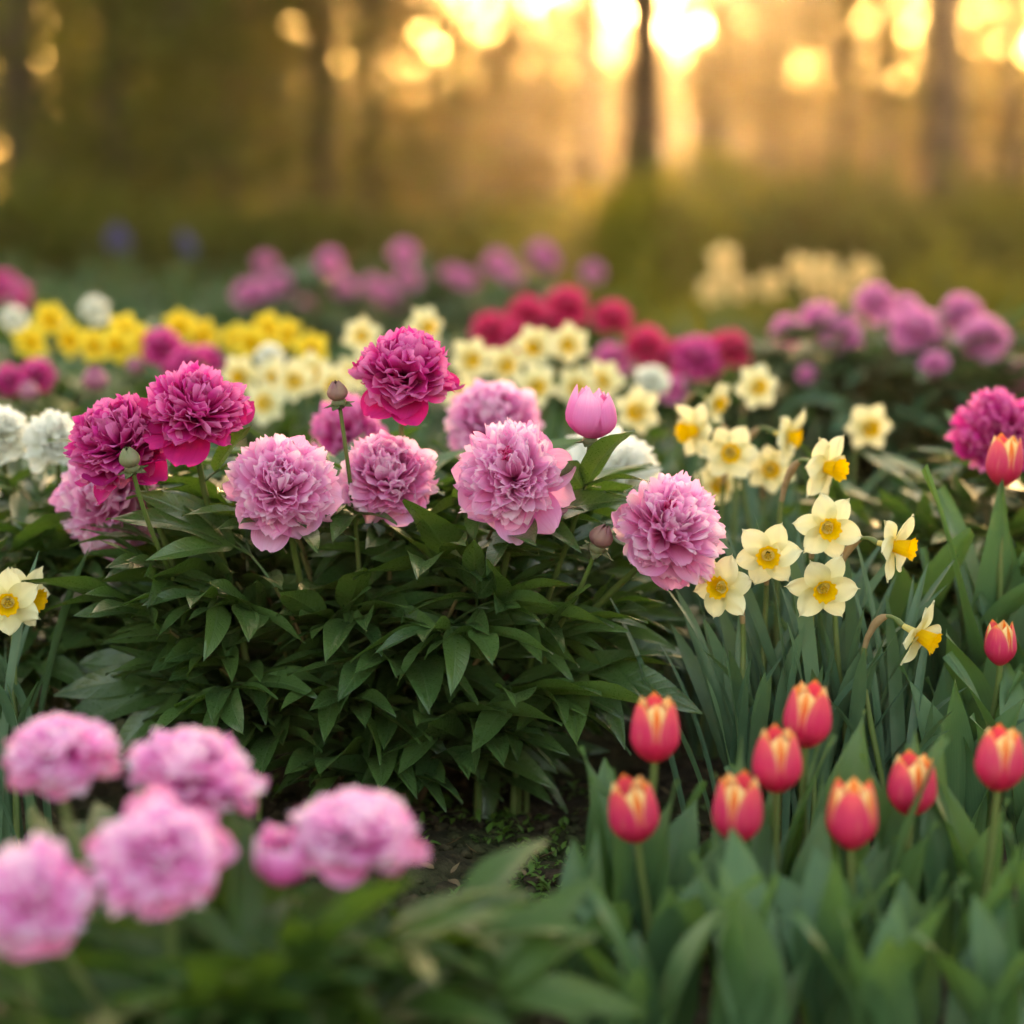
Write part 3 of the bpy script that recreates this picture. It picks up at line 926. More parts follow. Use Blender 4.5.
def strap(seed, L, W, bend, n=16, mm=5):
    """long blade rising along +Z, bending towards +Y"""
    rng = np.random.default_rng(seed)
    t = np.linspace(0, 1, n)[:, None]
    s = np.linspace(-1, 1, mm)[None]
    ang = bend * t ** 1.8
    dl = L / (n - 1)
    y = np.concatenate([[[0]], np.cumsum(np.sin(ang[1:]) * dl, 0)])
    z = np.concatenate([[[0]], np.cumsum(np.cos(ang[1:]) * dl, 0)])
    wp = 0.5 * W * np.clip(0.75 + 0.5 * t, 0, 1) * np.clip(1 - np.clip((t - 0.72) / 0.28, 0, 1) ** 2.2, 0.02, 1)
    tw = rng.normal(0, 0.8)
    x = s * wp * np.cos(tw * t)
    dy = -abs(s) ** 1.4 * wp * 0.22
    v = np.stack([x, y + s * wp * np.sin(tw * t) + dy * np.cos(ang), z - dy * np.sin(ang) * 0.6], -1)
    return v.reshape(-1, 3), (t + 0 * s).ravel(), (s + 0 * t).ravel()


STR = []
for i in range(10):
    v, t, u = strap(i, 1.0, 0.032 + 0.008 * (i % 3), [0.15, 0.3, 0.5, 0.8, 1.2, 0.25, 0.4, 0.65, 0.2, 1.6][i])
    mb = MB()
    mb.add(v, gf(16, 5), t, u, (i * 0.37) % 1)
    STR.append(mb)
STRM = [mb.mesh('leaf', M['strap']) for mb in STR]


def tuft(seed, n, h, spread=0.035, name='leaves'):
    rng = np.random.default_rng(seed)
    mb = MB()
    for k in range(n):
        Mx = np.eye(4)
        sc = h * (0.75 + 0.4 * rng.random())
        Mx[:3, :3] = rotz(rng.random() * 6.28) @ rotx(-rng.normal(0.10, 0.10)) * sc
        Mx[:3, 0] *= 0.40 / h * 0.95
        Mx[:3, 3] = (rng.normal(0, spread), rng.normal(0, spread), -0.005)
        mb.addmb(STR[rng.integers(10)].arrays(), Mx, rng.random())
    return mb.mesh(name, M['strap'])


TUFT = [tuft(i, 9, 0.36) for i in range(5)]


def daffodil(px, py, Y, ax, label, sc=1.0, kind='cream', near=True, nleaf=5, lh=0.36, group=None, lean=0.0, cor=None, seed=None):
    sd = seed if seed is not None else int(px * 7 + py)
    rng = np.random.default_rng(sd)
    sc, Y = sc * bed(Y) / Y, bed(Y)
    p = at(px, py, Y)
    bx = Vector((p.x + rng.normal(0, 0.02) + lean - 0.02 * ax[0], p.y + 0.03 + rng.normal(0, 0.015), 0))
    root = thing('daffodil', label, 'daffodil', bx, group or 'daffodils')
    A = Vector(ax).normalized()
    fl = obj('flower', TEP[sd % 4], root, p - bx, aim(A, rng.random() * 6.28), sc, M[kind])
    obj('corona', COR[cor if cor is not None else sd % 3], fl, mat=M['corona'] if kind != 'peach' else M['peach'])
    if near:
        obj('stamens', STA, fl)
    back = (p - bx) - A * 0.021 * sc
    k1 = back - A * 0.022 * sc + Vector((0, 0, 0.012 * sc))
    k2 = back - A * 0.040 * sc + Vector((0, 0, -0.022 * sc))
    mb = MB()
    neck = bez([back, k1, k2], 9)
    top = neck[-1]
    dn = top - neck[-2]
    dn = dn / np.linalg.norm(dn)
    low = bez([top, top + dn * 0.06, np.array([0.35 * top[0], 0.35 * top[1], top[2] * 0.45]), np.array([0, 0, -0.01])], 14)
    tube(mb, np.concatenate([neck, low[1:]]), np.concatenate([np.full(2, 0.0036), np.full(7, 0.0024), np.linspace(0.003, 0.0042, 13)]) * sc, 8, 0.3)
    obj('stem', mb.mesh('stem', M['stem']), root)
    if near:
        sp = MB()
        i0 = 4
        ctr = neck[i0:]
        t = np.linspace(0, 1, len(ctr))
        tube(sp, np.concatenate([ctr, low[1:3]]), np.concatenate([0.0028 + 0.0022 * np.sin(t * PI * 0.8), [0.0036, 0.0030]]) * sc, 8)
        obj('spathe', sp.mesh('spathe', M['spathe']), root)
        for k in range(nleaf):
            L = lh * (0.80 + 0.45 * rng.random())
            az = rng.uniform(-PI, PI)
            if abs(az) > 1.6:
                L = min(L, p.z * 0.80)
            obj('leaf', STRM[(0, 1, 5, 8, 2, 6, 0, 1, 3, 8)[rng.integers(10)]], root, Vector((rng.normal(0, 0.022), rng.uniform(-0.02, 0.05), -0.008)),
                Quaternion((0, 0, 1), az) @ Quaternion((1, 0, 0), -abs(rng.normal(0.13, 0.12))), (0.30 + 0.1 * rng.random(), 0.42, L))
    else:
        obj('leaves', TUFT[sd % 5], root, (0, 0, 0), Quaternion((0, 0, 1), rng.random() * 6.28), lh / 0.36 * rng.uniform(0.85, 1.1))
    return root


GF = 'cream daffodils in the sharp clump'
for a in [
    (768, 555, 2.58, (-0.10, -1, -0.05), 'cream daffodil facing the camera, just above the one tucked under the pink peony', 1.0),
    (827, 527, 2.60, (0.12, -1, -0.05), 'cream daffodil facing the camera, in the middle of the sharp clump, above the lowest pair', 1.0),
    (823, 587, 2.54, (0.04, -1, -0.22), 'cream daffodil with orange gold cup, lowest front-facing one in the sharp clump', 1.02),
    (722, 587, 2.55, (-0.50, -1, 0.10), 'cream daffodil tucked under the edge of the leaning pink peony', 0.98),
    (894, 546, 2.58, (1.0, -0.62, -0.12), 'cream daffodil in profile with trumpet pointing right, between clump and tulip leaves', 1.0, 1),
    (826, 467, 2.72, (0.80, -1, -0.08), 'cream daffodil turned half right, topmost of the sharp clump', 1.05, 1),
    (918, 634, 2.54, (0.90, -0.60, -0.45), 'nodding cream daffodil in profile, lowest of the clump', 1.0, 1)]:
    daffodil(*a[:4], a[4], a[5], cor=a[6] if len(a) > 6 else 0, nleaf=15, lh=0.34, group=GF)
GM = 'cream daffodils just behind the sharp clump'
for a in [
    (730, 452, 3.00, (0, -1, 0), 'slightly blurred cream daffodil facing the camera, largest of the group behind the peony', 1.0),
    (696, 430, 3.02, (-0.85, -0.65, -0.1), 'slightly blurred cream daffodil with its trumpet pointing left', 1.05),
    (770, 469, 3.10, (0.05, -1, 0), 'small slightly blurred cream daffodil half hidden behind a stem, facing the camera', 0.9),
    (788, 436, 3.05, (0.95, -0.5, -0.2), 'slightly blurred cream daffodil with its golden trumpet pointing right', 1.0),
    (718, 482, 3.16, (0.1, -1, -0.3), 'blurred cream daffodil underneath the larger front-facing one', 0.9),
    (716, 402, 3.45, (0.8, -0.6, -0.3), 'blurred cream daffodil above the trumpet pointing left', 0.95),
    (757, 386, 3.80, (0.2, -1, 0), 'blurred cream daffodil nearest the mauve peony bush on its left', 1.0),
    (868, 426, 3.50, (0.1, -1, -0.1), 'lone blurred cream daffodil in front of the dark mauve peony bush', 1.0)]:
    daffodil(*a, nleaf=9, lh=0.36, group=GM)
daffodil(8, 602, 2.56, (0.15, -1, -0.05), 'cream daffodil at the left picture edge facing the camera', 1.0, nleaf=12, lh=0.30, cor=0, group='two daffodils at the left edge')
daffodil(24, 597, 2.60, (1, -0.5, -0.1), 'cream daffodil at the left picture edge with trumpet pointing right', 1.0, nleaf=12, lh=0.30, cor=1, group='two daffodils at the left edge')
GC = 'blurred cream daffodils in the middle bed'
mid = [
    (470, 358, 3.9, 'front-facing cream daffodil, right of the highest magenta peony'), (505, 364, 4.0, 'cream daffodil between two others, just left of the tallest pair'),
    (535, 345, 4.0, 'cream daffodil below the crimson peonies, left of the tall pair'), (569, 343, 4.1, 'cream daffodil below the crimson peonies, right of the tall pair'),
    (536, 385, 3.8, 'bright cream daffodil with orange cup above the pale pink peony'), (576, 386, 4.0, 'yellowish cream daffodil, left of a close pair above the opening bud'),
    (603, 380, 4.1, 'yellowish cream daffodil, right of a close pair above the opening bud'), (464, 396, 4.0, 'cream daffodil low beside the highest magenta peony'),
    (425, 326, 4.3, 'cream daffodil directly above the highest magenta peony'), (362, 336, 4.4, 'small yellow cream daffodil left of and above the highest magenta peony'),
    (638, 410, 3.6, 'cream daffodil with orange cup right of the opening pink bud'), (335, 384, 4.0, 'dim cream daffodil behind the purplish bud'),
    (242, 374, 4.1, 'cream daffodil left in the cluster above the first pink peony'), (294, 380, 4.0, 'cream daffodil right in the cluster above the first pink peony'),
    (265, 403, 3.9, 'cream daffodil lowest in the cluster above the first pink peony'), (312, 372, 4.2, 'pale daffodil at the right rim of the cluster by the white bloom'),
    (352, 374, 4.3, 'pale daffodil right behind the purplish bud'), (275, 378, 4.2, 'pale daffodil in the middle of the left cluster')]
for px, py, Yd, lb in mid:
    rr_ = np.random.default_rng(px)
    daffodil(px, py, Yd, (rr_.normal(0, 0.25), -1, rr_.normal(0, 0.12)), 'blurred ' + lb, 1.0, near=False, lh=0.40, group=GC)
GY = 'blurred yellow daffodils in the left bed'
for px, py, Yd, lb in [
    (50, 319, 4.9, 'bright yellow daffodil at upper left, below the far left magenta blooms'), (30, 342, 4.7, 'yellow daffodil low at the far left'), (72, 340, 4.9, 'dim yellow daffodil between two bright ones at left'),
    (124, 330, 4.7, 'bright yellow daffodil, upper of a stacked pair under the white bloom'), (118, 345, 4.6, 'bright yellow daffodil, lower of a stacked pair under the white bloom'), (140, 342, 4.8, 'yellow daffodil beside the magenta blooms, on their left'),
    (181, 326, 4.9, 'yellow daffodil rising above the small magenta peonies'), (203, 335, 5.0, 'yellow daffodil right of and behind the small magenta peonies'),
    (236, 339, 4.9, 'yellow daffodil left in the right-hand yellow group'), (266, 328, 4.8, 'tallest yellow daffodil of the right-hand yellow group'), (286, 334, 5.0, 'yellow daffodil just right of the tallest one'),
    (311, 349, 4.7, 'lowest yellow daffodil at the right end of the yellow group'), (252, 342, 4.7, 'yellow daffodil below the tallest one'), (95, 345, 4.8, 'yellow daffodil low, left of the stacked pair')]:
    rr_ = np.random.default_rng(px)
    daffodil(px, py, Yd, (rr_.normal(0, 0.3), -1, rr_.normal(0.05, 0.15)), 'blurred ' + lb, 1.0, 'yellow', near=False, lh=0.42, group=GY)
GP = 'pale daffodils in the far right bed'
for px, py, lb in [(724, 258, 'highest of the far peach daffodils'), (712, 290, 'lower left of the far pale daffodils'), (738, 288, 'far pale daffodil under the highest peach one'),
                   (770, 285, 'far pale daffodil between the two far groups'), (800, 268, 'far peach daffodil, left of a close pair'), (826, 270, 'far peach daffodil, right of a close pair'),
                   (862, 272, 'far peach daffodil standing alone at the right end'), (815, 288, 'far pale daffodil below the close pair'), (842, 290, 'far pale daffodil above the mauve blooms'), (725, 275, 'middle of the stacked far peach daffodils')]:
    rr_ = np.random.default_rng(px)
    daffodil(px, py, 8.4 + rr_.random() * 0.6, (rr_.normal(0, 0.3), -1, rr_.normal(0.1, 0.15)), 'very blurred ' + lb, 1.5, 'peach', near=False, lh=0.44, group=GP)


# ------------------------------------------------------------------ tulips
def tulip_petals(inner, top=0.68):
    mb = MB()
    for k in range(3):
        az = -PI / 2 + (PI / 3 if not inner else 0) + k * 2 * PI / 3
        wrap_petal(mb, az, 0.066 * (0.985 if inner else 1.0), 0.0245 * (0.90 if inner else 1.0), 1.10 if not inner else 0.95, R, top, 20, 13, 0.3, 0.0 if not inner else -0.05, R.random(), 0.62, 0.35 if not inner else 0.55, 2.1 if not inner else 2.4)
    return mb.mesh('flower' if not inner else 'inner_petals', M['tulip_in' if inner else 'tulip_out'])


TO, TI = [tulip_petals(False, q) for q in (0.64, 0.54, 0.72)], [tulip_petals(True, q) for q in (0.64, 0.54, 0.72)]


def tleaf(seed, L, W, bend):
    rng = np.random.default_rng(seed)
    n, mm = 18, 9
    t = np.linspace(0, 1, n)[:, None]
    s = np.linspace(-1, 1, mm)[None]
    ang = bend * t ** 1.6
    dl = L / (n - 1)
    y = np.concatenate([[[0]], np.cumsum(np.sin(ang[1:]) * dl, 0)])
    z = np.concatenate([[[0]], np.cumsum(np.cos(ang[1:]) * dl, 0)])
    wp = 0.5 * W * np.clip(0.5 + 2.0 * t, 0, 1) * np.clip(1 - np.clip((t - 0.35) / 0.65, 0, 1) ** 2.0, 0.015, 1)
    fold = 0.55 * (1 - 0.6 * t)
    wav = 0.10 * W * np.sin(8 * t + rng.random() * 6) * s * abs(s)
    tw = rng.normal(0, 0.5)
    x = s * wp * np.cos(fold)
    h = -abs(s) ** 1.3 * wp * np.sin(fold) + wav
    x2 = x * np.cos(tw * t)
    yy = y + h * np.cos(ang) + x * np.sin(tw * t)
    zz = z - h * np.sin(ang)
    return np.stack([x2, yy, zz], -1).reshape(-1, 3), (t + 0 * s).ravel(), (s + 0 * t).ravel(), gf(n, mm)


TLM = []
for i in range(8):
    v, t, u, f = tleaf(i, 0.22 + 0.02 * (i % 4), 0.056 + 0.008 * (i % 3), [0.25, 0.5, 0.9, 0.35, 1.2, 0.6, 0.2, 0.75][i])
    mb = MB()
    mb.add(v, f, t, u, (i * 0.41) % 1)
    TLM.append(mb.mesh('leaf', M['tleaf']))


def tulip(px, py, Y, label, lean=(0.0, -0.15, 1.0), roll=0.0, sc=1.0, nleaf=4, ls=1.0, group=None, bloom=True, seed=None, wd=1.0, back=0.0):
    sd = seed if seed is not None else int(px * 5 + py)
    rng = np.random.default_rng(sd)
    p = at(px, py, Y)
    bx = Vector((p.x + rng.normal(0, 0.012) - lean[0] * 0.15, p.y + 0.01, 0))
    root = thing('tulip', label, 'tulip', bx, group or 'tulips')
    if bloom:
        A = Vector(lean).normalized()
        lp = p - bx - A * 0.033 * sc
        q = Vector((0, 0, 1)).rotation_difference(A) @ Quaternion((0, 0, 1), roll)
        va = sd % 3
        fl = obj('flower', TO[va], root, lp, q, (sc, sc, sc * rng.uniform(0.94, 1.06)))
        obj('inner_petals', TI[va], fl)
        mb = MB()
        hd = np.array(lp)
        tube(mb, bez([(0, 0, -0.01), (0, 0, hd[2] * 0.5), hd - np.array(A) * 0.05, hd + np.array(A) * 0.002], 12), np.linspace(0.0045, 0.0036, 12), 8, 0.2)
        obj('stem', mb.mesh('stem', M['stem']), root)
    for k in range(nleaf):
        s = ls * (0.75 + 0.4 * rng.random())
        obj('leaf', TLM[(0, 3, 6, 1, 5, 7)[rng.integers(6 if not bloom else 4)]], root, Vector((rng.normal(0, 0.008 + back * 0.5), rng.normal(back, 0.008), -0.008)),
            Quaternion((0, 0, 1), k * 2.4 + rng.normal(0, 0.4) if not back else rng.uniform(-1.7, 1.7)) @ Quaternion((1, 0, 0), -abs(rng.normal(0.10, 0.10))), (s * wd, s, s))
    return root


GT = 'pink red tulips in the front row'
for a in [
    (655, 732, 2.16, 'pink red tulip with cream flame, highest at the left of the front row', (0.0, -0.12, 1), 0.0),
    (633, 812, 2.08, 'red tulip leaning left, leftmost of the front row', (-0.14, -0.2, 1), 0.25),
    (738, 812, 2.08, 'red tulip with wide petal on its right, below the clustered pair', (0.03, -0.15, 1), -0.35),
    (777, 762, 2.13, 'pink red tulip with cream stripe, lower of the clustered pair', (-0.02, -0.15, 1), 0.05),
    (808, 718, 2.20, 'pink red tulip, upper of the clustered pair', (0.05, -0.2, 1), -0.4),
    (852, 818, 2.06, 'short pink tulip with orange rim, lowest on the right of the front row', (0.0, -0.1, 1), 0.85),
    (912, 785, 2.16, 'small pink red tulip, second from the right', (0.02, -0.1, 1), 0.1),
    (1000, 760, 2.14, 'pink red tulip with cream stripe at the right picture edge', (0.03, -0.1, 1), 0.0)]:
    tulip(a[0], a[1], a[2], a[3], a[4], a[5], 1.0, 5, 0.88, GT, wd=1.2, back=0.03)
tulip(1004, 463, 2.78, 'orange edged red tulip in front of the magenta peony, at the right edge', (0.05, -0.1, 1), 0.2, 0.95, 6, 1.55, 'tulips behind the front row')
tulip(1000, 645, 2.62, 'half opened red tulip with orange rims among broad leaves', (-0.04, -0.1, 1), 0.5, 0.80, 4, 1.0, 'tulips behind the front row')
GL = 'tulip plants without bloom'
for i, (px, Yd) in enumerate([(600, 2.02), (680, 1.98), (750, 1.95), (830, 1.96), (905, 1.97), (975, 1.99), (1040, 2.0), (640, 1.86), (760, 1.85), (890, 1.86), (1010, 1.88)]):
    tulip(px, 800, Yd, 'leafy tulip plant without a bloom in the blurred front bed', nleaf=5, ls=0.72, wd=1.3, group=GL, bloom=False, seed=400 + i)
GR = 'bloomless tulip plants at the right'
for i, (px, Yd) in enumerate([(960, 2.75), (1010, 2.70), (935, 2.95), (985, 2.95), (1040, 2.85), (950, 2.55), (1025, 2.55), (995, 3.15), (1050, 3.1), (925, 3.2), (960, 3.3), (900, 3.0), (975, 2.80), (940, 2.84), (1030, 2.74), (915, 2.88)]):
    tulip(px, 800, Yd, 'leafy tulip plant without a bloom beside the sharp daffodils', nleaf=5, ls=1.5 if i > 12 else 1.0, group=GR, bloom=False, seed=500 + i)

# leafy daffodil tufts without bloom that fill the beds
GT2 = 'daffodil tufts without bloom'
for i, (px, Yd) in enumerate([(640, 3.5), (690, 3.4), (600, 3.8), (745, 3.5), (790, 3.4), (840, 3.3), (670, 4.0), (720, 4.2), (560, 4.2), (500, 4.2), (440, 4.4), (390, 4.5), (330, 4.4), (290, 4.5), (240, 4.4), (200, 4.2), (150, 4.0),
                              (100, 4.4), (60, 4.6), (20, 4.8), (120, 3.7), (170, 3.6), (230, 3.8), (300, 3.7), (360, 3.8), (420, 3.8), (770, 4.0), (800, 3.8), (820, 4.4), (110, 5.3), (220, 5.4), (320, 5.4), (400, 5.2),
                              (700, 8.6), (740, 8.9), (780, 8.8), (830, 8.8), (870, 8.9), (760, 7.6), (690, 7.2), (640, 7.0), (880, 3.1), (610, 3.3)]):
    o = at(px, 500, bed(Yd))
    r = thing('daffodil', 'blurred tuft of upright blue green daffodil leaves without a bloom', 'daffodil', (o.x, o.y, 0), GT2)
    obj('leaves', TUFT[i % 5], r, (0, 0, 0), Quaternion((0, 0, 1), i * 1.7), 0.88 + 0.3 * ((i * 0.37) % 1))

# ------------------------------------------------------------------ low ground cover, debris
def weeds():
    rng = np.random.default_rng(77)
    mb = MB()
    for k in range(520):
        x, y = rng.uniform(-0.9, 1.0), rng.uniform(1.75, 3.6)
        if k < 300:
            x, y = rng.normal(0.06, 0.10), rng.uniform(2.15, 2.85)
        if math.sin(x * 13) * math.sin(y * 11) + rng.normal(0, 0.5) < -0.1:
            continue
        z = float(ground_z(x, y))
        for j in range(rng.integers(5, 11)):
            L = rng.uniform(0.008, 0.020)
            v, t, u = leaflet(L, L * 0.55, 0.6, 0.3, rng, 4, 3)
            Rm = rotz(rng.random() * 6.28) @ rotx(rng.uniform(0.2, 1.1))
            mb.add(v @ Rm.T + np.array([x + rng.normal(0, 0.008), y + rng.normal(0, 0.008), z + rng.uniform(0, 0.012)]), gf(4, 3), t, u, rng.random())
    return mb.mesh('ground_cover', M['moss'])


o = obj('ground_cover', weeds())
o['kind'] = 'stuff'
o['label'] = 'tiny bright weeds and moss on the bare soil between the plants'
mb = MB()
for k in range(1500):
    x, y = (R.normal(0.08, 0.2), R.uniform(2.0, 3.0)) if k < 900 else (R.uniform(-1, 1.2), R.uniform(1.7, 4.5))
    s = R.uniform(0.003, 0.012) * (1.6 if R.random() < 0.1 else 1)
    a = np.linspace(0, PI, 5)[:, None]
    b = np.linspace(0, 2 * PI, 7)[None]
    v = np.stack([np.sin(a) * np.cos(b), np.sin(a) * np.sin(b), np.cos(a) + 0 * b], -1).reshape(-1, 3)
    v = v * (1 + 0.25 * np.sin(v[:, [1, 2, 0]] * 4 + k)) * s * np.array([1, R.uniform(0.5, 1.3), 0.6])
    mb.add(v @ rotz(R.random() * 6).T + np.array([x, y, float(ground_z(x, y)) + s * 0.2]), gf(5, 7), 0, 0, R.random())
o = obj('soil_crumbs', mb.mesh('soil_crumbs', M['soil']))
o['kind'] = 'stuff'
o['label'] = 'loose crumbs of dark soil and bark on the ground'

M['dry'] = plain('dry leaf', (0.10, 0.06, 0.03), (0.22, 0.15, 0.08), 60, 0.8, 0.1)
mb = MB()
rl = np.random.default_rng(78)
for k in range(260):
    x, y = (rl.normal(0.08, 0.22), rl.uniform(2.1, 2.95)) if k < 170 else (rl.uniform(-1, 1.2), rl.uniform(1.8, 4.0))
    L = rl.uniform(0.010, 0.038)
    v, t, u = leaflet(L, L * rl.uniform(0.25, 0.5), rl.uniform(-0.8, 0.8), rl.uniform(0.1, 0.6), rl, 6, 5)
    mb.add(v @ (rotz(rl.random() * 6.28) @ rotx(rl.normal(0, 0.25)) @ roty(rl.normal(0, 0.4))).T + np.array([x, y, float(ground_z(x, y)) + 0.006]), gf(6, 5), t, u, rl.random())
o = obj('leaf_litter', mb.mesh('leaf_litter', M['dry']))
o['kind'] = 'stuff'
o['label'] = 'scattered dry brown leaf scraps on the soil'

# ------------------------------------------------------------------ herbs at the left back, with blue flowers
def leaf_cloud(rng, centres, sig, n, L, flat=0.0):
    """n small pointed leaves spread round the given centres"""
    c = np.asarray(centres)[rng.integers(len(centres), size=n)]
    p = c + rng.normal(0, 1, (n, 3)) * np.asarray(sig)
    d = rng.normal(0, 1, (n, 3))
    d[:, 2] *= 1 - flat
    d /= np.linalg.norm(d, axis=1)[:, None]
    e = np.cross(d, rng.normal(0, 1, (n, 3)))
    e /= np.linalg.norm(e, axis=1)[:, None] + 1e-9
    nn = np.cross(d, e)
    l = L * rng.uniform(0.6, 1.3, n)[:, None]
    v = np.stack([p, p + d * l * 0.5 + e * l * 0.28 + nn * l * 0.05, p + d * l, p + d * l * 0.5 - e * l * 0.28 + nn * l * 0.05], 1)
    f = np.arange(4 * n).reshape(n, 4)
    cl = rng.random(len(centres))
    return v.reshape(-1, 3), f, np.repeat(rng.random(n), 4)


def herb(px, Y, h, wid, label, seed, mat='herb', blooms=(), n=2600, L=0.05, name='leafy_perennial', cat='perennial', group='leafy plants at the back of the garden', bmat='blue'):
    rng = np.random.default_rng(seed)
    k_ = bed(Y) / Y
    Y, wid, h, L = bed(Y), wid * k_, CAM_H - (CAM_H - h) * k_, L * k_
    o = at(px, 500, Y)
    root = thing(name, label, cat, (o.x, o.y, 0), group)
    k = 26
    cs = []
    st = MB()
    for i in range(k):
        a, q = i * 2.4, math.sqrt((i + 0.5) / k)
        e = np.array([wid * q * math.cos(a), wid * 0.8 * q * math.sin(a), h * (1 - 0.5 * q * q) * rng.uniform(0.75, 1.0)])
        tube(st, bez([e * [0.15, 0.15, 0], e * [0.5, 0.5, 0.6], e], 6), np.linspace(0.008, 0.003, 6) * (0.6 + h), 5)
        for f_ in (0.3, 0.5, 0.7, 0.85, 0.97):
            cs.append(e * [0.3 + 0.7 * f_, 0.3 + 0.7 * f_, f_])
    mb = MB()
    v, f, r = leaf_cloud(rng, cs, (wid * 0.12, wid * 0.12, h * 0.07), n, L)
    v[:, 2] = np.maximum(v[:, 2], 0.0)
    mb.add(v, f, 0.3, 0.5, r)
    obj('foliage', mb.mesh('foliage', M[mat]), root)
    obj('stems', st.mesh('stems', M['stem']), root)
    for bx, by in blooms:
        p = at(bx, by, Y) - Vector((o.x, o.y, 0))
        obj('flower_spike', PCN[0], root, p, aim((0, -0.3, 1)), (0.36, 0.36, 0.9), M[bmat])
        mb = MB()
        tube(mb, bez([(p.x * 0.5, p.y, 0), (p.x, p.y, p.z * 0.5), tuple(p)], 6), 0.004, 6)
        obj('flower_stem', mb.mesh('flower_stem', M['stem']), root)
    return root


herb(118, 11.0, 0.50, 0.55, 'dark leafy perennial with a blue violet flower, left of the other blue one far back', 1, blooms=[(118, 240), (112, 247), (124, 246)])
herb(185, 11.2, 0.48, 0.5, 'dark leafy perennial with a blue violet flower, right of the other blue one', 2, blooms=[(184, 247), (190, 252)])
herb(245, 10.6, 0.52, 0.5, 'green leafy perennial left behind the far mauve row, without flowers', 3)
herb(60, 9.6, 0.42, 0.55, 'low dark leafy perennial behind the white peony at left', 4)
herb(140, 8.2, 0.36, 0.5, 'blue green leafy perennial behind the yellow daffodils', 5)
herb(10, 10.5, 0.55, 0.5, 'dark leafy perennial behind the far left magenta blooms', 6)
herb(205, 7.8, 0.36, 0.45, 'green leafy perennial between yellow daffodils and far mauve row', 7)
herb(390, 11.0, 0.5, 0.6, 'olive leafy perennial behind the middle of the mauve row', 8)
herb(480, 11.2, 0.52, 0.6, 'olive leafy perennial behind the mauve row, towards its right', 9)
herb(620, 9.5, 0.5, 0.6, 'olive leafy perennial right of the mauve row', 10, 'shrub')
herb(660, 7.8, 0.34, 0.45, 'low olive plant above the crimson peonies', 11, 'shrub')
herb(955, 8.8, 0.62, 0.42, 'rounded bright green shrub above the mauve peony bush at right', 12, 'shrub', L=0.035, n=9000, name='round_shrub', cat='shrub')
herb(350, 7.4, 0.3, 0.4, 'low green plant in front of the far mauve row, left part', 13)
herb(440, 7.4, 0.3, 0.4, 'low green plant in front of the far mauve row, right part', 14)
herb(745, 10.4, 0.45, 0.5, 'dim olive plant behind the far peach daffodils', 15, 'shrub')


# ------------------------------------------------------------------ woods
def tree(px, Y, H, tr, label, seed, mat, n=7000, L=0.12, c0=0.25, spread=2.2, group='trees of the wood behind the garden', nl=16, name='tree', lean=0.0, sig=0.30, cat='tree'):
    rng = np.random.default_rng(seed)
    o = at(px, 300, Y)
    root = thing(name, label, cat, (o.x, o.y, 0), group)
    tb = MB()
    k = 14
    z = np.linspace(-0.1, H, k)
    pts = np.stack([lean * z + 0.05 * np.cumsum(rng.normal(0, 0.5, k)), 0.05 * np.cumsum(rng.normal(0, 0.5, k)), z], 1)
    rad = tr * (1 - 0.8 * np.linspace(0, 1, k)) * (1 + 0.45 * np.exp(-np.linspace(0, H, k) / 0.25))
    tube(tb, pts, rad, 12)
    obj('trunk', tb.mesh('trunk', M['bark']), root)
    lb = MB()
    cs = []
    for i in range(nl):
        f = c0 + (1 - c0) * (i + 0.5) / nl
        p = np.array([np.interp(f * H, z, pts[:, j]) for j in range(3)])
        a = i * 2.4 + rng.normal(0, 0.4)
        L_ = spread * (1.0 - 0.55 * abs(f - 0.45)) * rng.uniform(0.65, 1.1)
        e = p + np.array([math.cos(a) * L_, math.sin(a) * L_, L_ * rng.uniform(0.05, 0.45)])
        P = bez([p, p + (e - p) * 0.5 + np.array([0, 0, 0.12 * L_]), e], 7)
        tube(lb, P, np.linspace(tr * 0.28, tr * 0.05, 7), 6)
        for j in (2, 3, 4, 5, 6):
            cs.append(P[j])
            for _ in range(2):
                e2 = P[j] + rng.normal(0, 1, 3) * L_ * 0.22
                tube(lb, np.linspace(P[j], e2, 3), [tr * 0.07, tr * 0.05, tr * 0.02], 5)
                cs.append(e2)
    obj('limbs', lb.mesh('limbs', M['bark']), root)
    mb = MB()
    v, f, r = leaf_cloud(rng, cs, (sig, sig, sig * 0.8), n, L)
    v[:, 2] = np.maximum(v[:, 2], 0.05)
    mb.add(v, f, 0.3, 0.5, r)
    obj('crown', mb.mesh('crown', M[mat], smooth=False), root)
    return root


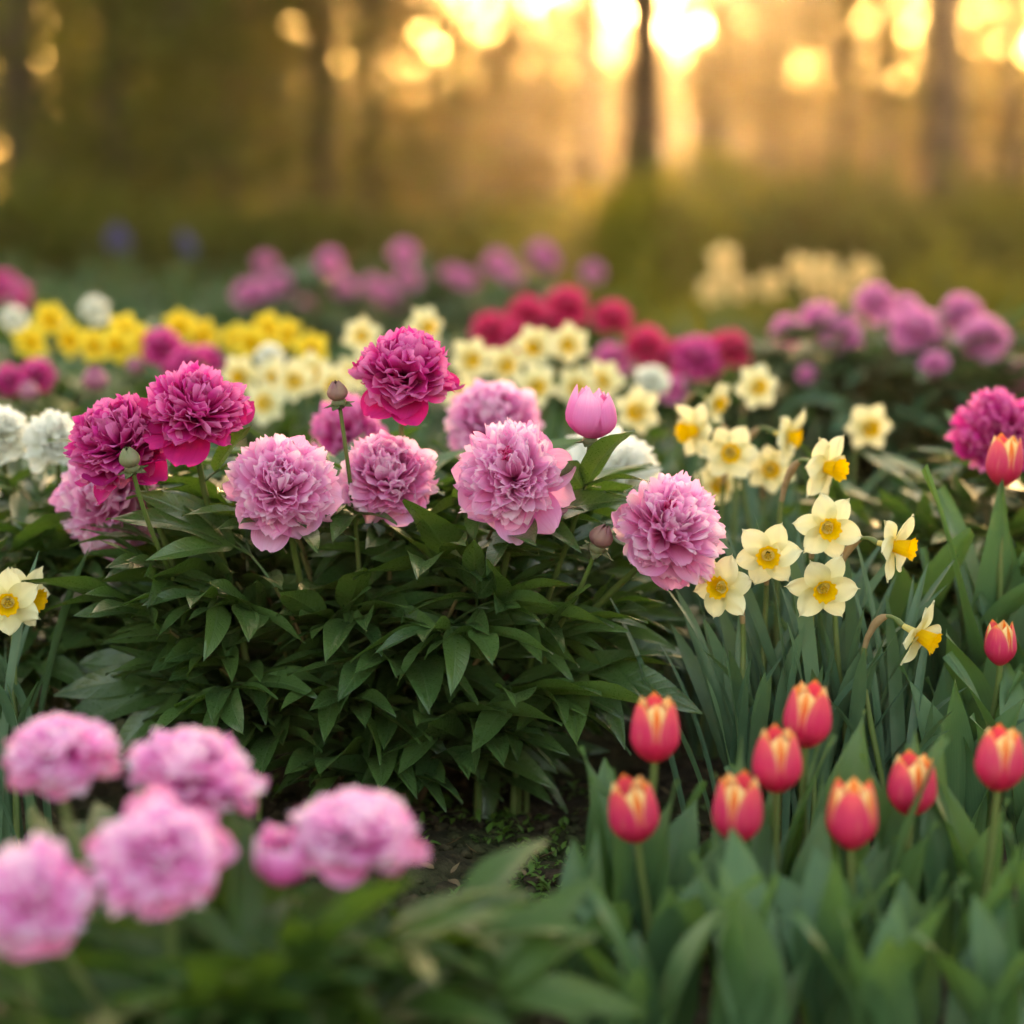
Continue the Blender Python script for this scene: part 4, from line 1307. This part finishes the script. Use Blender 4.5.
TR = [
    # px, Y, H, r, mat, n, c0, spread, label
    (942, 17.0, 8.5, 0.165, 'crown_gold', 4000, 0.3, 2.4, 'thick dark trunked tree at the right, tallest trunk in view'),
    (638, 21.0, 8.5, 0.225, 'crown_gold', 5200, 0.26, 2.4, 'dark trunked tree standing in the middle of the glow'),
    (590, 25.0, 8.5, 0.13, 'crown_gold', 7000, 0.18, 2.4, 'thin hazy trunked tree left of the one in the glow'),
    (715, 26.0, 8.0, 0.11, 'crown_gold', 7000, 0.18, 2.2, 'thin tree right of the one in the glow'),
    (838, 24.0, 7.5, 0.09, 'crown_gold', 5000, 0.2, 2.2, 'slender golden tree between the two dark trunks'),
    (325, 18.0, 8.0, 0.10, 'crown_gold', 4200, 0.25, 2.0, 'slim dark trunk left of centre with olive leaves'),
    (365, 20.0, 8.0, 0.09, 'crown_gold', 4200, 0.25, 2.0, 'second slim trunk close to the slim dark one'),
    (235, 19.0, 8.0, 0.11, 'crown_green', 9000, 0.08, 2.3, 'olive green leafy tree, left middle'),
    (120, 17.0, 8.0, 0.13, 'crown_dark', 10500, 0.05, 2.4, 'dark leafy tree, second from the left'),
    (20, 16.0, 8.5, 0.17, 'crown_dark', 12000, 0.05, 2.5, 'darkest leafy tree at the left picture edge'),
    (170, 22.0, 8.5, 0.14, 'crown_dark', 10500, 0.05, 2.5, 'dark tree behind the olive green one'),
    (60, 22.0, 8.5, 0.14, 'crown_dark', 10500, 0.05, 2.6, 'dark tree behind the darkest one'),
    (280, 25.0, 8.0, 0.13, 'crown_green', 9000, 0.08, 2.5, 'green tree behind the slim dark trunk'),
    (450, 27.0, 8.0, 0.12, 'crown_gold', 10000, 0.06, 2.4, 'hazy amber tree left of the glow'),
    (520, 30.0, 8.0, 0.12, 'crown_gold', 9000, 0.07, 2.4, 'faint hazy tree just left of the glow'),
    (1010, 21.0, 8.0, 0.12, 'crown_green', 8000, 0.12, 2.2, 'olive tree at the right picture edge behind the thick trunk'),
    (885, 28.0, 7.5, 0.10, 'crown_gold', 5000, 0.15, 2.4, 'golden leafy tree far behind the thick trunk'),
    (775, 30.0, 7.5, 0.10, 'crown_gold', 5000, 0.15, 2.4, 'golden leafy tree under the bright sky gap'),
    (690, 33.0, 7.5, 0.11, 'crown_gold', 7500, 0.1, 2.4, 'far golden tree behind the glow'),
    (970, 32.0, 7.5, 0.10, 'crown_gold', 7000, 0.10, 2.6, 'far golden tree right of the thick trunk')]
for i, (px, Yd, H, tr, mt, n, c0, sp, lb) in enumerate(TR):
    tree(px, Yd, H, tr, lb, 600 + i, mt, n, 0.13, c0, sp)

# understorey shrubs in front of the trees
for i, (px, Yd, h, wd, mt, lb) in enumerate([
    (668, 12.6, 0.92, 0.5, 'shrub_gold', 'small rounded golden shrub right of the crimson peonies, far back'), (815, 12.4, 0.86, 0.55, 'crown_green', 'small rounded green shrub above the far peach daffodils'),
    (690, 14.0, 1.15, 0.9, 'shrub_gold', 'golden green shrub in front of the dark trunk in the glow'), (770, 13.5, 0.75, 0.7, 'crown_green', 'olive shrub behind the far peach daffodils'),
    (850, 14.5, 1.0, 0.8, 'crown_dark', 'dim shrub left of the thick trunk foot'), (930, 13.0, 0.8, 0.8, 'crown_dark', 'shady shrub at the foot of the thick trunk'), (1010, 14.0, 1.0, 0.9, 'crown_green', 'dark shrub at the right picture edge'),
    (560, 15.0, 0.85, 0.9, 'shrub_gold', 'amber shrub above the right end of the mauve row'), (620, 13.0, 0.78, 0.7, 'shrub_gold', 'low olive shrub right of the mauve row'), (460, 15.5, 0.8, 0.9, 'crown_green', 'brownish shrub above the mauve row'),
    (380, 15.0, 0.75, 0.8, 'crown_green', 'dim shrub below the slim trunks'), (290, 14.5, 0.8, 0.9, 'crown_dark', 'dark shrub below the olive green tree'), (200, 14.0, 0.8, 0.8, 'crown_dark', 'dark shrub behind the blue spikes'),
    (100, 13.5, 0.9, 0.9, 'crown_dark', 'dark shrub left of the blue spikes'), (10, 13.0, 1.0, 0.9, 'crown_dark', 'darkest shrub at the left picture edge')]):
    herb(px, Yd, h, wd, lb, 700 + i, mt, n=4200, L=0.09, name='shrub', cat='shrub', group='shrubs under the trees')

# far wood that reads as one mass
rng = np.random.default_rng(9)
for nm, mt, nf, xr, ff, lb in (('far_wood', 'wood_gold', 60000, (-9, 30), 0, 'golden far wood closing the view on the right, behind the trees'), ('far_wood', 'crown_dark', 26000, (-36, -3), 1, 'dark far wood closing the view on the left, behind the trees')):
    mb = MB()
    x = rng.uniform(xr[0], xr[1], nf)
    y = rng.uniform(44, 48, nf)
    htop = (4.3 + 0.6 * np.sin(x * 1.3) + 0.6 * np.sin(x * 3.1 + y) + 2.5 * np.clip((x - 7) / 6, 0, 1) + 3.0 * np.clip((-2 - x) / 5, 0, 1)) if not ff else (2.0 + 7 * np.clip((-3 - x) / 6, 0, 1) + 0.8 * np.sin(x * 1.7))
    zc = rng.random(nf) ** (0.9 if ff else 1.7) * htop
    if not ff:                                                  # closed undergrowth low down, thin tops against the sky
        low = rng.random(nf) < 0.76
        zc = np.where(low, rng.random(nf) * 2.8, 2.0 + (htop - 2.0) * rng.random(nf) ** 1.3)
    v, f, r = leaf_cloud(rng, np.stack([x, y, zc], 1), (0.3, 0.3, 0.2), nf, 0.36)
    v[:, 2] = np.maximum(v[:, 2], 0.0)
    mb.add(v, f, 0.3, 0.5, r)
    o = obj(nm, mb.mesh(nm, M[mt], smooth=False))
    o['kind'] = 'stuff'
    o['label'] = lb

# ------------------------------------------------------------------ haze
if HAZE:
    m, nt, out = new_mat('evening haze')
    pv = N(nt, 'ShaderNodeVolumePrincipled')
    pv.inputs['Color'].default_value = (0.95, 0.81, 0.66, 1)
    pv.inputs['Density'].default_value = HAZE
    pv.inputs['Anisotropy'].default_value = 0.925
    nt.links.new(pv.outputs[0], out.inputs['Volume'])
    x0, x1, y0, y1, z0, z1 = -95, 95, -25, 105, -1.1, 9.5
    me = bpy.data.meshes.new('haze')
    me.from_pydata([(x0, y0, z0), (x1, y0, z0), (x1, y1, z0), (x0, y1, z0), (x0, y0, z1), (x1, y0, z1), (x1, y1, z1), (x0, y1, z1)], [],
                   [(0, 3, 2, 1), (4, 5, 6, 7), (0, 1, 5, 4), (1, 2, 6, 5), (2, 3, 7, 6), (3, 0, 4, 7)])
    me.materials.append(m)
    o = obj('haze', me)
    o['kind'] = 'stuff'
    o['label'] = 'warm evening haze'
